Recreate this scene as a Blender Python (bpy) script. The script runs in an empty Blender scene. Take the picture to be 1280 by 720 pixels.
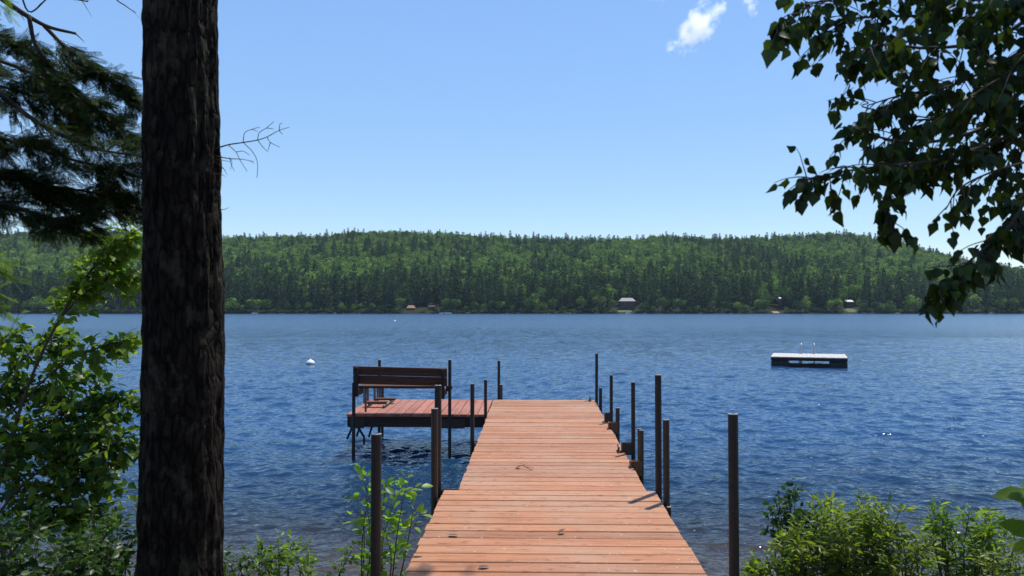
import bpy, math, random
import numpy as np
from mathutils import Vector, Matrix, noise as mnoise

random.seed(7)
RNG = np.random.default_rng(7)
S = bpy.context.scene
COL = S.collection
R = math.radians

# ------------------------------------------------------------------ camera
CAM_Z = 2.05
F = 1000.0
PITCH = math.atan(28 / F)
cp, sp_ = math.cos(PITCH), math.sin(PITCH)


def at(px, py, Y):
    """world point seen at a photo pixel, at the distance Y in front of the camera"""
    a, b = (px - 640) / F, (360 - py) / F
    d = np.array([a, cp - b * sp_, sp_ + b * cp])
    return np.array([0, 0, CAM_Z]) + d * (Y / d[1])


cam = bpy.data.objects.new('camera', bpy.data.cameras.new('camera'))
COL.objects.link(cam)
cam.location = (0, 0, CAM_Z)
cam.rotation_euler = (math.pi / 2 + PITCH, 0, 0)
cam.data.sensor_width = 36
cam.data.lens = F / 1280 * 36
cam.data.clip_end = 20000
cam.data.clip_start = 0.05
cam.data.dof.use_dof = True
cam.data.dof.focus_distance = 13
cam.data.dof.aperture_fstop = 5.6
S.camera = cam

# ------------------------------------------------------------------ light
SUN = Vector((0.262, 0.312, 0.913)).normalized()
ELEV = math.asin(SUN.z)
AZ = math.atan2(SUN.x, SUN.y)
sun = bpy.data.objects.new('sun', bpy.data.lights.new('sun', 'SUN'))
COL.objects.link(sun)
sun.data.energy = 4.2
sun.data.angle = R(0.53)
sun.data.color = (1.0, 0.95, 0.87)
sun.rotation_euler = SUN.to_track_quat('Z', 'Y').to_euler()
W = bpy.data.worlds.new('World')
S.world = W
W.use_nodes = True
wn = W.node_tree.nodes
sky = wn.new('ShaderNodeTexSky')
sky.sky_type = 'NISHITA'
sky.sun_disc = False
sky.sun_elevation = ELEV
sky.sun_rotation = AZ
sky.air_density = 1.0
sky.dust_density = 0.0
sky.ozone_density = 4.0
wn['Background'].inputs['Strength'].default_value = 0.14
hs = wn.new('ShaderNodeHueSaturation')
hs.inputs['Saturation'].default_value = 1.04
# a clear, evenly bright summer sky: compress its brightness range, keep its hues
sh = wn.new('ShaderNodeSeparateColor'); sh.mode = 'HSV'
ch = wn.new('ShaderNodeCombineColor'); ch.mode = 'HSV'
pw_ = wn.new('ShaderNodeMath'); pw_.operation = 'POWER'; pw_.inputs[1].default_value = 0.28
ml_ = wn.new('ShaderNodeMath'); ml_.operation = 'MULTIPLY'; ml_.inputs[1].default_value = 5.0 ** 0.72
WL = W.node_tree.links.new
WL(sky.outputs[0], sh.inputs[0]); WL(sh.outputs[2], pw_.inputs[0]); WL(pw_.outputs[0], ml_.inputs[0])
WL(sh.outputs[0], ch.inputs[0]); WL(sh.outputs[1], ch.inputs[1]); WL(ml_.outputs[0], ch.inputs[2])
WL(ch.outputs[0], hs.inputs['Color'])
W.node_tree.links.new(hs.outputs[0], wn['Background'].inputs[0])
S.view_settings.view_transform = 'Standard'
S.view_settings.look = 'None'
S.view_settings.exposure = 0.4
S.view_settings.gamma = 1
S.cycles.volume_step_rate = 1.0
S.cycles.volume_bounces = 6
S.cycles.sample_clamp_direct = 4.0
S.cycles.sample_clamp_indirect = 4.0
S.cycles.transparent_max_bounces = 12


# ------------------------------------------------------------------ materials
class NT:
    def __init__(self, name):
        self.m = bpy.data.materials.new(name)
        self.m.use_nodes = True
        self.t = self.m.node_tree
        self.t.nodes.clear()
        self.out = self.n('ShaderNodeOutputMaterial')

    def n(self, kind, **kw):
        x = self.t.nodes.new(kind)
        for k, v in kw.items():
            setattr(x, k, v)
        return x

    def l(self, a, b):
        self.t.links.new(a, b)

    def mapped(self, scale, src='Object'):
        tc = self.n('ShaderNodeTexCoord')
        mp = self.n('ShaderNodeMapping')
        mp.inputs['Scale'].default_value = scale
        self.l(tc.outputs[src], mp.inputs[0])
        return mp.outputs[0]

    def noise(self, scale, sc=1.0, detail=4, rough=0.55):
        t = self.n('ShaderNodeTexNoise')
        t.inputs['Scale'].default_value = sc
        t.inputs['Detail'].default_value = detail
        t.inputs['Roughness'].default_value = rough
        self.l(self.mapped(scale), t.inputs['Vector'])
        return t.outputs['Fac']

    def ramp(self, fac, stops, interp='LINEAR'):
        r = self.n('ShaderNodeValToRGB')
        r.color_ramp.interpolation = interp
        e = r.color_ramp.elements
        while len(e) < len(stops):
            e.new(0.5)
        for q, (p, c) in zip(e, stops):
            q.position = p
            q.color = (c, c, c, 1) if isinstance(c, (int, float)) else (*c, 1)
        self.l(fac, r.inputs[0])
        return r.outputs[0]

    def mix(self, fac, a, b, mode='MIX'):
        x = self.n('ShaderNodeMix', data_type='RGBA', blend_type=mode)
        for i, v in ((0, fac), (6, a), (7, b)):
            if isinstance(v, (int, float)):
                x.inputs[i].default_value = v if i == 0 else (v, v, v, 1)
            elif isinstance(v, tuple):
                x.inputs[i].default_value = (*v, 1)
            else:
                self.l(v, x.inputs[i])
        return x.outputs[2]

    def math(self, op, a, b=0.0):
        x = self.n('ShaderNodeMath', operation=op)
        for i, v in enumerate((a, b)):
            if isinstance(v, (int, float)):
                x.inputs[i].default_value = v
            else:
                self.l(v, x.inputs[i])
        return x.outputs[0]

    def island(self):
        return self.n('ShaderNodeNewGeometry').outputs['Random Per Island']

    def bump(self, h, strength=0.4, dist=0.01):
        b = self.n('ShaderNodeBump')
        b.inputs['Strength'].default_value = strength
        b.inputs['Distance'].default_value = dist
        self.l(h, b.inputs['Height'])
        return b.outputs[0]

    def bsdf(self, col, rough=0.6, metal=0.0, normal=None, spec=0.5):
        p = self.n('ShaderNodeBsdfPrincipled')
        if isinstance(col, tuple):
            p.inputs['Base Color'].default_value = (*col, 1)
        else:
            self.l(col, p.inputs['Base Color'])
        if isinstance(rough, (int, float)):
            p.inputs['Roughness'].default_value = rough
        else:
            self.l(rough, p.inputs['Roughness'])
        p.inputs['Metallic'].default_value = metal
        p.inputs['Specular IOR Level'].default_value = spec
        if normal is not None:
            self.l(normal, p.inputs['Normal'])
        self.l(p.outputs[0], self.out.inputs[0])
        return p


def mat_leaf(name, stops, trans=0.45, tcol=(1.4, 1.45, 0.5), gloss=0.018, var=None, far=False):
    t = NT(name)
    fac = t.island()
    col = t.ramp(fac, stops)
    if var:
        nz = t.noise((var, var, var), 1.0, 2)
        col = t.mix(0.55, col, t.ramp(nz, [(0.35, 0.55), (0.65, 1.45)]), 'MULTIPLY')
    if far:                                                # every tree its own tone
        oi = t.n('ShaderNodeObjectInfo')
        col = t.mix(1.0, col, t.ramp(oi.outputs['Random'], [(0, (0.62, 0.66, 0.75)), (0.5, 1.0), (1, (1.45, 1.35, 1.05))]), 'MULTIPLY')
    d = t.n('ShaderNodeBsdfDiffuse')
    tr = t.n('ShaderNodeBsdfTranslucent')
    t.l(col, d.inputs[0])
    t.l(t.mix(1.0, col, tcol, 'MULTIPLY'), tr.inputs[0])
    mx = t.n('ShaderNodeMixShader')
    mx.inputs[0].default_value = trans
    t.l(d.outputs[0], mx.inputs[1])
    t.l(tr.outputs[0], mx.inputs[2])
    g = t.n('ShaderNodeBsdfGlossy')
    g.inputs['Roughness'].default_value = 0.38
    m2 = t.n('ShaderNodeMixShader')
    m2.inputs[0].default_value = gloss
    t.l(mx.outputs[0], m2.inputs[1])
    t.l(g.outputs[0], m2.inputs[2])
    t.l(m2.outputs[0], t.out.inputs[0])
    return t.m


def mat_plain(name, col, rough=0.6, metal=0.0, var=0.0, scale=8.0, bump=0.0, spec=0.5):
    t = NT(name)
    nz = t.noise((scale,) * 3, 1.0, 5)
    c = t.mix(1.0, col, t.ramp(nz, [(0.3, 1 - var), (0.7, 1 + var)]), 'MULTIPLY') if var else col
    t.bsdf(c, rough, metal, t.bump(nz, bump, 0.01) if bump else None, spec)
    return t.m


def mat_deck(name, along, tint, grey):
    """stained planks; `along` is the local axis the boards run along"""
    t = NT(name)
    isl = t.island()
    st = (1.2, 26, 26) if along == 'x' else (26, 1.2, 26)
    grain = t.noise(st, 1.0, 6, 0.65)
    fine = t.noise((st[0] * 4, st[1] * 5, st[2] * 5), 1.0, 3)
    patch = t.noise((1.1, 1.1, 1.1), 1.0, 5, 0.6)
    base = t.ramp(isl, [(0.0, tuple(v * 0.68 for v in tint)), (0.3, tuple(v * 0.9 for v in tint)),
                        (0.6, tint), (0.8, (tint[0] * 1.12, tint[1] * 1.22, tint[2] * 1.25)),
                        (1.0, (tint[0] * 0.82, tint[1] * 0.93, tint[2] * 1.12))])
    c = t.mix(1.0, base, t.ramp(grain, [(0.28, 0.62), (0.5, 1.0), (0.75, 1.22)]), 'MULTIPLY')
    c = t.mix(1.0, c, t.ramp(fine, [(0.3, 0.84), (0.7, 1.12)]), 'MULTIPLY')
    c = t.mix(t.ramp(patch, [(0.42, 0.0), (0.68, 0.65)]), c, grey)                 # weathered bare areas
    sp = t.noise((30, 30, 30), 1.0, 2)
    c = t.mix(t.ramp(sp, [(0.69, 0.0), (0.73, 0.75)]), c, (0.62, 0.55, 0.48))     # pale droppings and scuffs
    sd = t.noise((9, 22, 9), 1.0, 4)
    c = t.mix(t.ramp(sd, [(0.58, 0.0), (0.70, 0.75)]), c, (0.10, 0.045, 0.025))     # dirt
    h = t.math('ADD', t.math('MULTIPLY', grain, 0.7), t.math('MULTIPLY', fine, 0.3))
    t.bsdf(c, t.ramp(grain, [(0.3, 0.75), (0.7, 0.55)]), 0, t.bump(h, 0.5, 0.004), 0.3)
    return t.m


def mat_wood(name, col, var=0.35, ax=(3, 40, 40)):
    t = NT(name)
    g = t.noise(ax, 1.0, 5)
    c = t.mix(1.0, col, t.ramp(g, [(0.3, 1 - var), (0.7, 1 + var)]), 'MULTIPLY')
    t.bsdf(c, 0.75, 0, t.bump(g, 0.4, 0.004), 0.25)
    return t.m


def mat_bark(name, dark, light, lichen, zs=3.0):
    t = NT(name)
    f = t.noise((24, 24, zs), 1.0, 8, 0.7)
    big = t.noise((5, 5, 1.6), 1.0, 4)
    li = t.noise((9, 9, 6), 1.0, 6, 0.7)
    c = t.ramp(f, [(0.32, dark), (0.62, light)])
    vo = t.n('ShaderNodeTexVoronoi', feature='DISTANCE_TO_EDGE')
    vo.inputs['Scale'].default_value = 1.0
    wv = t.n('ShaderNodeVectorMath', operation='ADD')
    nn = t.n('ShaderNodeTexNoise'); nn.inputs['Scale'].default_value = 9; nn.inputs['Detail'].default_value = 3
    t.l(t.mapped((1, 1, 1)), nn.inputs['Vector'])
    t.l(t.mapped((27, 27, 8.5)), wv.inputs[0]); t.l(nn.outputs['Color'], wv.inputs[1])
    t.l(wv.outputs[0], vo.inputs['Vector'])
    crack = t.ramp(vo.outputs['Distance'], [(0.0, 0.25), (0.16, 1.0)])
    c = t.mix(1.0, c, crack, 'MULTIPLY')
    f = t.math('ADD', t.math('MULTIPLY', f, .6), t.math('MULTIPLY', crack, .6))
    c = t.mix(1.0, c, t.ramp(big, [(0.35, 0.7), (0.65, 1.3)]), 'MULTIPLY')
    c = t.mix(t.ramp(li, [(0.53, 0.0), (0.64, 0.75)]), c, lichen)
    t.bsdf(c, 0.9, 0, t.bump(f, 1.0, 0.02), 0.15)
    return t.m


def mat_steel(name, col, rust=0.5):
    t = NT(name)
    n1 = t.noise((7, 7, 3), 1.0, 6, 0.65)
    n2 = t.noise((40, 40, 40), 1.0, 3)
    c = t.mix(t.ramp(n1, [(0.5, 0.0), (0.68, rust)]), col, (0.055, 0.030, 0.017))
    c = t.mix(1.0, c, t.ramp(n2, [(0.3, 0.75), (0.7, 1.2)]), 'MULTIPLY')
    t.bsdf(c, t.ramp(n1, [(0.3, 0.42), (0.7, 0.72)]), 0.35, t.bump(n2, 0.25, 0.002))
    return t.m


M = {}
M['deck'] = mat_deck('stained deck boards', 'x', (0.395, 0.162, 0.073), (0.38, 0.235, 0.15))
M['deck2'] = mat_deck('stained platform boards', 'y', (0.36, 0.118, 0.068), (0.35, 0.18, 0.125))
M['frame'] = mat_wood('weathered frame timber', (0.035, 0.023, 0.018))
M['bench'] = mat_wood('dark stained bench timber', (0.085, 0.036, 0.022))
M['steel'] = mat_steel('rusty dark steel', (0.030, 0.028, 0.026), 0.35)
M['steel2'] = mat_steel('brown rusted steel', (0.055, 0.042, 0.033), 0.55)
M['cap'] = mat_plain('bright pipe rim', (0.30, 0.28, 0.26), 0.5, 0.2, 0.2, 30)
M['galv'] = mat_plain('galvanised steel', (0.15, 0.14, 0.13), 0.45, 0.5, 0.25, 14)
M['alum'] = mat_plain('aluminium tube', (0.40, 0.40, 0.41), 0.4, 0.7, 0.15, 14)
M['rust'] = mat_plain('orange rust bracket', (0.15, 0.07, 0.032), 0.85, 0.0, 0.4, 25, 0.3)
M['greydeck'] = mat_wood('grey raft boards', (0.46, 0.425, 0.38), 0.3)
M['raftdark'] = mat_wood('wet dark raft timber', (0.03, 0.026, 0.024))
M['foam'] = mat_plain('black float drum', (0.02, 0.02, 0.022), 0.5, 0, 0.3, 6)
M['white'] = mat_plain('white paint', (0.78, 0.78, 0.76), 0.4, 0, 0.08, 4)
M['blue'] = mat_plain('blue stripe', (0.02, 0.05, 0.12), 0.4, 0, 0.08, 4)
M['roofgrey'] = mat_plain('grey shingles', (0.30, 0.28, 0.265), 0.85, 0, 0.2, 2)
M['roofwhite'] = mat_plain('pale metal roof', (0.40, 0.40, 0.39), 0.6, 0, 0.1, 2)
M['rooftan'] = mat_plain('tan roof', (0.25, 0.14, 0.07), 0.8, 0, 0.2, 2)
M['wallbrown'] = mat_wood('brown log wall', (0.075, 0.055, 0.045), 0.3, (1, 1, 4))
M['walltan'] = mat_wood('tan board wall', (0.22, 0.14, 0.09), 0.3, (1, 1, 4))
M['glass'] = mat_plain('dark window glass', (0.03, 0.035, 0.04), 0.08)
M['sand'] = mat_plain('sand', (0.30, 0.19, 0.11), 0.95, 0, 0.2, 1.5)
M['twig'] = mat_plain('dry twig', (0.10, 0.055, 0.03), 0.9, 0, 0.3, 40)
M['stem'] = mat_plain('green brown stems', (0.07, 0.055, 0.03), 0.85, 0, 0.3, 30)
M['darkstem'] = mat_plain('dark twigs', (0.04, 0.032, 0.026), 0.9, 0, 0.3, 30)
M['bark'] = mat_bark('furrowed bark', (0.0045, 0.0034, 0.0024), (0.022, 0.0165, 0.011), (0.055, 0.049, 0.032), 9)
M['barkfar'] = mat_plain('far trunk bark', (0.10, 0.08, 0.065), 0.9, 0, 0.3, 1.0)
M['birchbark'] = mat_bark('young birch bark', (0.06, 0.045, 0.035), (0.22, 0.18, 0.14), (0.3, 0.28, 0.24), 30)
M['rock'] = mat_plain('shore rock', (0.13, 0.12, 0.11), 0.9, 0, 0.4, 3, 0.5)

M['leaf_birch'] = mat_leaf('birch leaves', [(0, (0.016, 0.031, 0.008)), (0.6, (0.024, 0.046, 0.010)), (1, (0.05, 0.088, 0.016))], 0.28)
M['leaf_sap'] = mat_leaf('sapling leaves', [(0, (0.06, 0.125, 0.022)), (0.5, (0.11, 0.19, 0.028)), (1, (0.17, 0.26, 0.04))], 0.55, tcol=(2.0, 1.9, 0.55))
M['leaf_bush'] = mat_leaf('bush leaves', [(0, (0.026, 0.068, 0.020)), (0.4, (0.046, 0.105, 0.024)), (0.7, (0.11, 0.19, 0.032)), (1, (0.19, 0.28, 0.042))], 0.5, tcol=(1.9, 1.8, 0.5))  # dark and bright stops put shade and sunlit leaves into the colour
M['leaf_alder'] = mat_leaf('alder leaves', [(0, (0.09, 0.19, 0.025)), (0.5, (0.13, 0.25, 0.03)), (1, (0.18, 0.31, 0.05))], 0.55, tcol=(2.0, 1.9, 0.55))
M['leaf_dark'] = mat_leaf('dark shrub leaves', [(0, (0.02, 0.05, 0.016)), (0.6, (0.035, 0.075, 0.02)), (1, (0.07, 0.13, 0.03))], 0.4)
M['leaf_willow'] = mat_leaf('willow leaves', [(0, (0.075, 0.13, 0.024)), (0.5, (0.125, 0.19, 0.032)), (1, (0.19, 0.25, 0.05))], 0.5, tcol=(2.0, 1.9, 0.55))
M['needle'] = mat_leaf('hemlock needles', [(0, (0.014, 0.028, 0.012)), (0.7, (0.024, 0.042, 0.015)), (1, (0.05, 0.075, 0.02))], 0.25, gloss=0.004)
M['larch'] = mat_leaf('larch needles', [(0, (0.09, 0.17, 0.02)), (1, (0.16, 0.25, 0.04))], 0.5)
M['pinefar'] = mat_leaf('far pine needles', [(0, (0.018, 0.036, 0.020)), (0.55, (0.046, 0.082, 0.040)), (0.85, (0.085, 0.135, 0.062)), (1, (0.14, 0.20, 0.10))], 0.12, gloss=0.0, far=True)  # wide tone range puts sunlit clump highlights into the needle colour
M['leaffar'] = mat_leaf('far broad leaves', [(0, (0.050, 0.095, 0.026)), (0.5, (0.12, 0.20, 0.048)), (0.85, (0.18, 0.275, 0.068)), (1, (0.25, 0.34, 0.11))], 0.15, gloss=0.0, far=True)  # bright stops likewise paint crown highlights into the leaves
M['leafpale'] = mat_leaf('far pale leaves', [(0, (0.10, 0.13, 0.06)), (1, (0.17, 0.22, 0.09))], 0.35, gloss=0.0)
M['grass'] = mat_leaf('grass blades', [(0, (0.05, 0.09, 0.02)), (1, (0.10, 0.15, 0.035))], 0.4)


# ------------------------------------------------------------------ objects
BASE = {}


def link(name, V, Fc, mat, parent=None, world=True, smooth=False):
    """one mesh object; V in world coordinates unless world=False (then in the parent's frame)"""
    V = np.asarray(V, dtype=np.float64).reshape(-1, 3)
    if parent is not None and world:
        V = V - BASE[parent.name]
    me = bpy.data.meshes.new(name)
    if isinstance(Fc, np.ndarray):
        n, k = Fc.shape
        me.vertices.add(len(V))
        me.vertices.foreach_set('co', V.astype(np.float32).ravel())
        me.loops.add(n * k)
        me.loops.foreach_set('vertex_index', Fc.astype(np.int32).ravel())
        me.polygons.add(n)
        me.polygons.foreach_set('loop_start', np.arange(0, n * k, k, dtype=np.int32))
        me.update(calc_edges=True)
        me.validate()
    else:
        me.from_pydata([tuple(v) for v in V], [], Fc)
        me.update()
    if smooth:
        me.polygons.foreach_set('use_smooth', [True] * len(me.polygons))
    me.materials.append(mat)
    o = bpy.data.objects.new(name, me)
    COL.objects.link(o)
    if parent is not None:
        o.parent = parent
        BASE[o.name] = BASE[parent.name]
    else:
        BASE[o.name] = np.zeros(3)
    return o


def tag(o, label=None, cat=None, group=None, kind=None):
    if label: o['label'] = label
    if cat: o['category'] = cat
    if group: o['group'] = group
    if kind: o['kind'] = kind
    return o


def thing(name, label, cat, loc, group=None):
    o = bpy.data.objects.new(name, None)
    o.empty_display_size = 0.2
    COL.objects.link(o)
    o.location = loc
    BASE[o.name] = np.array(loc, dtype=float)
    return tag(o, label, cat, group)


class MB:
    """collects simple solids into one mesh"""
    def __init__(self):
        self.V, self.F = [], []

    def add(self, V, Fc):
        k = len(self.V)
        self.V += [tuple(v) for v in V]
        self.F += [tuple(i + k for i in f) for f in Fc]

    def box(self, x0, x1, y0, y1, z0, z1, bev=0.0, fn=None):
        if bev <= 0:
            V = [(x, y, z) for z in (z0, z1) for y in (y0, y1) for x in (x0, x1)]
            Fc = [(0, 2, 3, 1), (4, 5, 7, 6), (0, 1, 5, 4), (2, 6, 7, 3), (0, 4, 6, 2), (1, 3, 7, 5)]
        else:
            V = [(x, y, z0) for y in (y0, y1) for x in (x0, x1)] + \
                [(x, y, z1 - bev) for y in (y0, y1) for x in (x0, x1)] + \
                [(x, y, z1) for y in (y0 + bev, y1 - bev) for x in (x0 + bev, x1 - bev)]
            Fc = [(0, 2, 3, 1), (8, 9, 11, 10)]
            for a, b in ((0, 1), (1, 3), (3, 2), (2, 0)):
                Fc += [(a, b, b + 4, a + 4), (a + 4, b + 4, b + 8, a + 8)]
        if fn:
            V = [fn(*v) for v in V]
        self.add(V, Fc)

    def tube(self, pts, r0, r1=None, n=8, cap=True):
        r1 = r0 if r1 is None else r1
        pts = [Vector(p) for p in pts]
        k = len(pts)
        V, Fc = [], []
        ref = None
        for i, p in enumerate(pts):
            d = (pts[min(i + 1, k - 1)] - pts[max(i - 1, 0)])
            if d.length < 1e-9: d = Vector((0, 0, 1))
            d.normalize()
            if ref is None:
                ref = Vector((1, 0, 0)) if abs(d.x) < 0.8 else Vector((0, 1, 0))
            u = (ref - d * ref.dot(d)).normalized()
            ref = u
            v = d.cross(u)
            rr = r0 + (r1 - r0) * i / max(1, k - 1)
            for j in range(n):
                a = 2 * math.pi * j / n
                V.append(p + (u * math.cos(a) + v * math.sin(a)) * rr)
        for i in range(k - 1):
            for j in range(n):
                a, b = i * n + j, i * n + (j + 1) % n
                Fc.append((a, b, b + n, a + n))
        if cap:
            Fc.append(tuple(range(n))[::-1])
            Fc.append(tuple(range((k - 1) * n, k * n)))
        self.add(V, Fc)

    def build(self, name, mat, parent=None, world=True, smooth=False):
        return link(name, self.V, self.F, mat, parent, world, smooth)


def unit(a):
    return a / np.maximum(np.linalg.norm(a, axis=-1, keepdims=True), 1e-9)


# leaf templates: x across, y from stalk to tip, z normal
def leaf_tpl(w1, y1, w2, y2, w3, y3, fold=0.10, droop=0.12):
    V = [(0, 0, 0), (0, 0.5, 0.0), (0, 1, -droop)]
    for s in (-1, 1):
        V += [(s * w1, y1, fold * 0.6), (s * w2, y2, fold), (s * w3, y3, fold * 0.4 - droop * 0.3)]
    Fc = [(0, 1, 4, 3), (1, 2, 5, 4), (0, 6, 7, 1), (1, 7, 8, 2)]
    return np.array(V), np.array(Fc)


T_BIRCH = leaf_tpl(0.34, 0.13, 0.40, 0.36, 0.17, 0.70)
T_OVAL = leaf_tpl(0.20, 0.18, 0.29, 0.48, 0.20, 0.78, 0.07, 0.10)
T_LANCE = leaf_tpl(0.09, 0.15, 0.145, 0.45, 0.09, 0.78, 0.04, 0.14)


def needle_tpl(n=9, ln=0.30, w=0.035, spread=0.9):
    V, Fc = [], []
    for i in range(n):
        y = 0.08 + 0.86 * i / (n - 1)
        for s in (-1, 1):
            L = ln * (1 - 0.45 * i / n)
            dx, dy = s * L * math.sin(spread), L * math.cos(spread)
            k = len(V)
            V += [(0, y - w * 0.6, 0), (dx * .6, y + dy * .6 - w, 0.03), (dx, y + dy, -0.015), (dx * .5, y + dy * .5 + w, 0.02)]
            Fc.append((k, k + 1, k + 2, k + 3))
    k = len(V)
    V += [(-0.012, 0, 0), (0.012, 0, 0), (0.008, 1.05, 0), (-0.008, 1.05, 0)]
    Fc.append((k, k + 1, k + 2, k + 3))
    return np.array(V), np.array(Fc)


T_NEEDLE = needle_tpl()
T_QUAD = (np.array([(-0.5, 0, 0), (0.5, 0.12, 0.08), (0.38, 0.9, -0.1), (-0.42, 1, 0.06)]), np.array([(0, 1, 2, 3)]))
T_CLUMP = (np.array([(0, 0, 0), (0.42, 0.2, 0.1), (0.55, 0.62, -0.05), (0.12, 1.0, -0.12), (-0.4, 0.8, 0.02), (-0.5, 0.3, 0.08)]),
           np.array([(0, 1, 2, 3), (0, 3, 4, 5)]))


def leaves(tpl, pos, axis, nrm, size, width=None):
    V0, F0 = tpl
    pos, axis, nrm = np.asarray(pos, float), unit(np.asarray(axis, float)), np.asarray(nrm, float)
    size = np.asarray(size, float)
    x = unit(np.cross(axis, nrm))
    z = np.cross(x, axis)
    B = np.stack([x, axis, z], axis=1)                      # rows
    V = np.einsum('vk,nkj->nvj', V0, B) * size[:, None, None] + pos[:, None, :]
    n, k = len(pos), len(V0)
    Fc = (F0[None] + (np.arange(n) * k)[:, None, None]).reshape(-1, F0.shape[1])
    return V.reshape(-1, 3), Fc


class Leafer:
    def __init__(self):
        self.p, self.a, self.n, self.s = [], [], [], []

    def add(self, p, a, n, s):
        self.p.append(p); self.a.append(a); self.n.append(n); self.s.append(s)

    def build(self, name, tpl, mat, parent):
        V, Fc = leaves(tpl, np.array(self.p), np.array(self.a), np.array(self.n), np.array(self.s))
        return link(name, V, Fc, mat, parent)


def rv(s=1.0):
    return np.array([random.gauss(0, s), random.gauss(0, s), random.gauss(0, s)])


def smooth_poly(pts, n=6):
    """Catmull-Rom through the points"""
    P = [np.asarray(p, float) for p in pts]
    P = [2 * P[0] - P[1]] + P + [2 * P[-1] - P[-2]]
    out = []
    for i in range(1, len(P) - 2):
        for k in range(n):
            t = k / n
            a, b, c, d = P[i - 1], P[i], P[i + 1], P[i + 2]
            out.append(0.5 * ((2 * b) + (c - a) * t + (2 * a - 5 * b + 4 * c - d) * t * t + (3 * b - a - 3 * c + d) * t ** 3))
    out.append(P[-2])
    return out


def twig_path(p, d, ln, sag=0.0, n=5, wob=0.12):
    d = unit(np.asarray(d, float))
    pts = [np.asarray(p, float)]
    for i in range(n):
        d = unit(d + rv(wob) * 0.6 + np.array([0, 0, -sag]))
        pts.append(pts[-1] + d * ln / n)
    return pts


def leafy_twig(lf, wood, p, d, ln, nleaf, size, droop=0.7, sag=0.1, r=0.0025, start=0.15, flat=0.6, side=0.8):
    pts = twig_path(p, d, ln, sag)
    if wood is not None:
        wood.tube(pts, r, r * 0.45, n=4, cap=False)
    for i in range(nleaf):
        t = start + (1 - start) * (i + random.random() * 0.7) / nleaf
        t = min(t, 0.999) * (len(pts) - 1)
        k = int(t)
        q = pts[k] + (pts[k + 1] - pts[k]) * (t - k)
        dd = unit(pts[k + 1] - pts[k])
        sd = unit(np.cross(dd, np.array([0, 0, 1.0])) + rv(0.25)) * (1 if i % 2 else -1)
        ax = unit(dd * 0.55 + sd * side + np.array([0, 0, -droop]) + rv(0.25))
        nn = unit(np.array([0, 0, flat]) + rv(0.55) + dd * 0.2)
        st = 0.25 * size
        lf.add(q + ax * st, ax, nn, size * random.uniform(0.65, 1.2))


# ------------------------------------------------------------------ ground and water
def lerp_tab(tab, x):
    return float(np.interp(x, [a for a, _ in tab], [b for _, b in tab]))


G_TAB = [(-60, 16), (-25, 8), (-8, 1.6), (-2, 0.6), (0, 0.45), (3, 0.38), (4.6, 0.16), (5.7, -0.02), (7.5, -0.28), (10, -0.55), (20, -1.7), (60, -4.5), (400, -5),  # unseen rise behind the camera, steepened to block low sky light
         (485, -2), (500, -0.1), (503, 0.9), (515, 3.0)]


def ground_z(x, y):
    sh = 0.5 * mnoise.noise(Vector((x * 0.25, 3.1, 0)))     # the bank wanders
    z = lerp_tab(G_TAB, y + sh if y < 60 else y)
    if y < 14:
        z += 0.05 * mnoise.noise(Vector((x * 1.7, y * 1.7, 0)))
    return z


RIDGE = [(-400, 300), (0, 292), (100, 291), (280, 297), (320, 295), (400, 295), (430, 291), (480, 292), (600, 297), (720, 299), (800, 298), (830, 293), (900, 296),
         (1000, 297), (1060, 295), (1120, 301), (1180, 315), (1240, 331), (1300, 341), (1700, 345)]
RY = 930.0
H_TAB = [((px - 640) / F * RY, (388 - y) / F * RY - 8.5) for px, y in RIDGE]


def hill_z(x, y):
    if y < 515:
        return ground_z(x, y)
    H = lerp_tab(H_TAB, x * RY / max(y, 700)) + 5 * mnoise.noise(Vector((x * 0.006, y * 0.006, 5)))
    t = (y - 515) / (RY - 515)
    if t <= 1:
        return 3 + (H - 3) * (0.75 * t + 0.25 * t * t)
    return H - (y - RY) * 0.03


def grid(name, xs, ys, fz, mat, kind='structure', smooth=True):
    V = [(x, y, fz(x, y)) for y in ys for x in xs]
    nx = len(xs)
    Fc = np.array([(j * nx + i, j * nx + i + 1, (j + 1) * nx + i + 1, (j + 1) * nx + i) for j in range(len(ys) - 1) for i in range(nx - 1)])
    o = link(name, V, Fc, mat, smooth=smooth)
    tag(o, kind=kind)
    return o


t = NT('bank soil and lake bed')
n1 = t.noise((3, 3, 3), 1.0, 6, 0.6)
n2 = t.noise((22, 22, 22), 1.0, 4)
c = t.ramp(n1, [(0.3, (0.075, 0.052, 0.032)), (0.55, (0.15, 0.11, 0.072)), (0.75, (0.21, 0.165, 0.115))])
c = t.mix(1.0, c, t.ramp(n2, [(0.35, 0.55), (0.65, 1.35)]), 'MULTIPLY')
t.bsdf(c, 0.95, 0, t.bump(n2, 0.8, 0.04), 0.2)
M['soil'] = t.m
t = NT('forest floor')
c = t.ramp(t.noise((0.2, 0.2, 0.2), 1.0, 4), [(0.3, (0.012, 0.017, 0.009)), (0.7, (0.025, 0.032, 0.015))])
t.bsdf(c, 0.95, 0, None, 0.1)
M['floor'] = t.m

xs = sorted(set([-900, -500, -200, -80, -40, -20] + list(np.round(np.arange(-12, 12.01, 0.3), 2)) + [20, 40, 80, 200, 500, 900]))
ys = sorted(set([-60, -25, -12, -8, -5] + list(np.round(np.arange(-3, 14, 0.25), 2)) + [16, 20, 30, 45, 60, 100, 200, 300, 400, 470, 485, 493]))
grid('ground', xs, ys, ground_z, M['soil'])
grid('hills', list(range(-1400, 1401, 20)), [493, 498, 500, 501.5, 503, 508, 515] + list(range(530, 1300, 20)) + [1500, 2000, 3000, 4500], hill_z, M['floor'])

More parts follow.
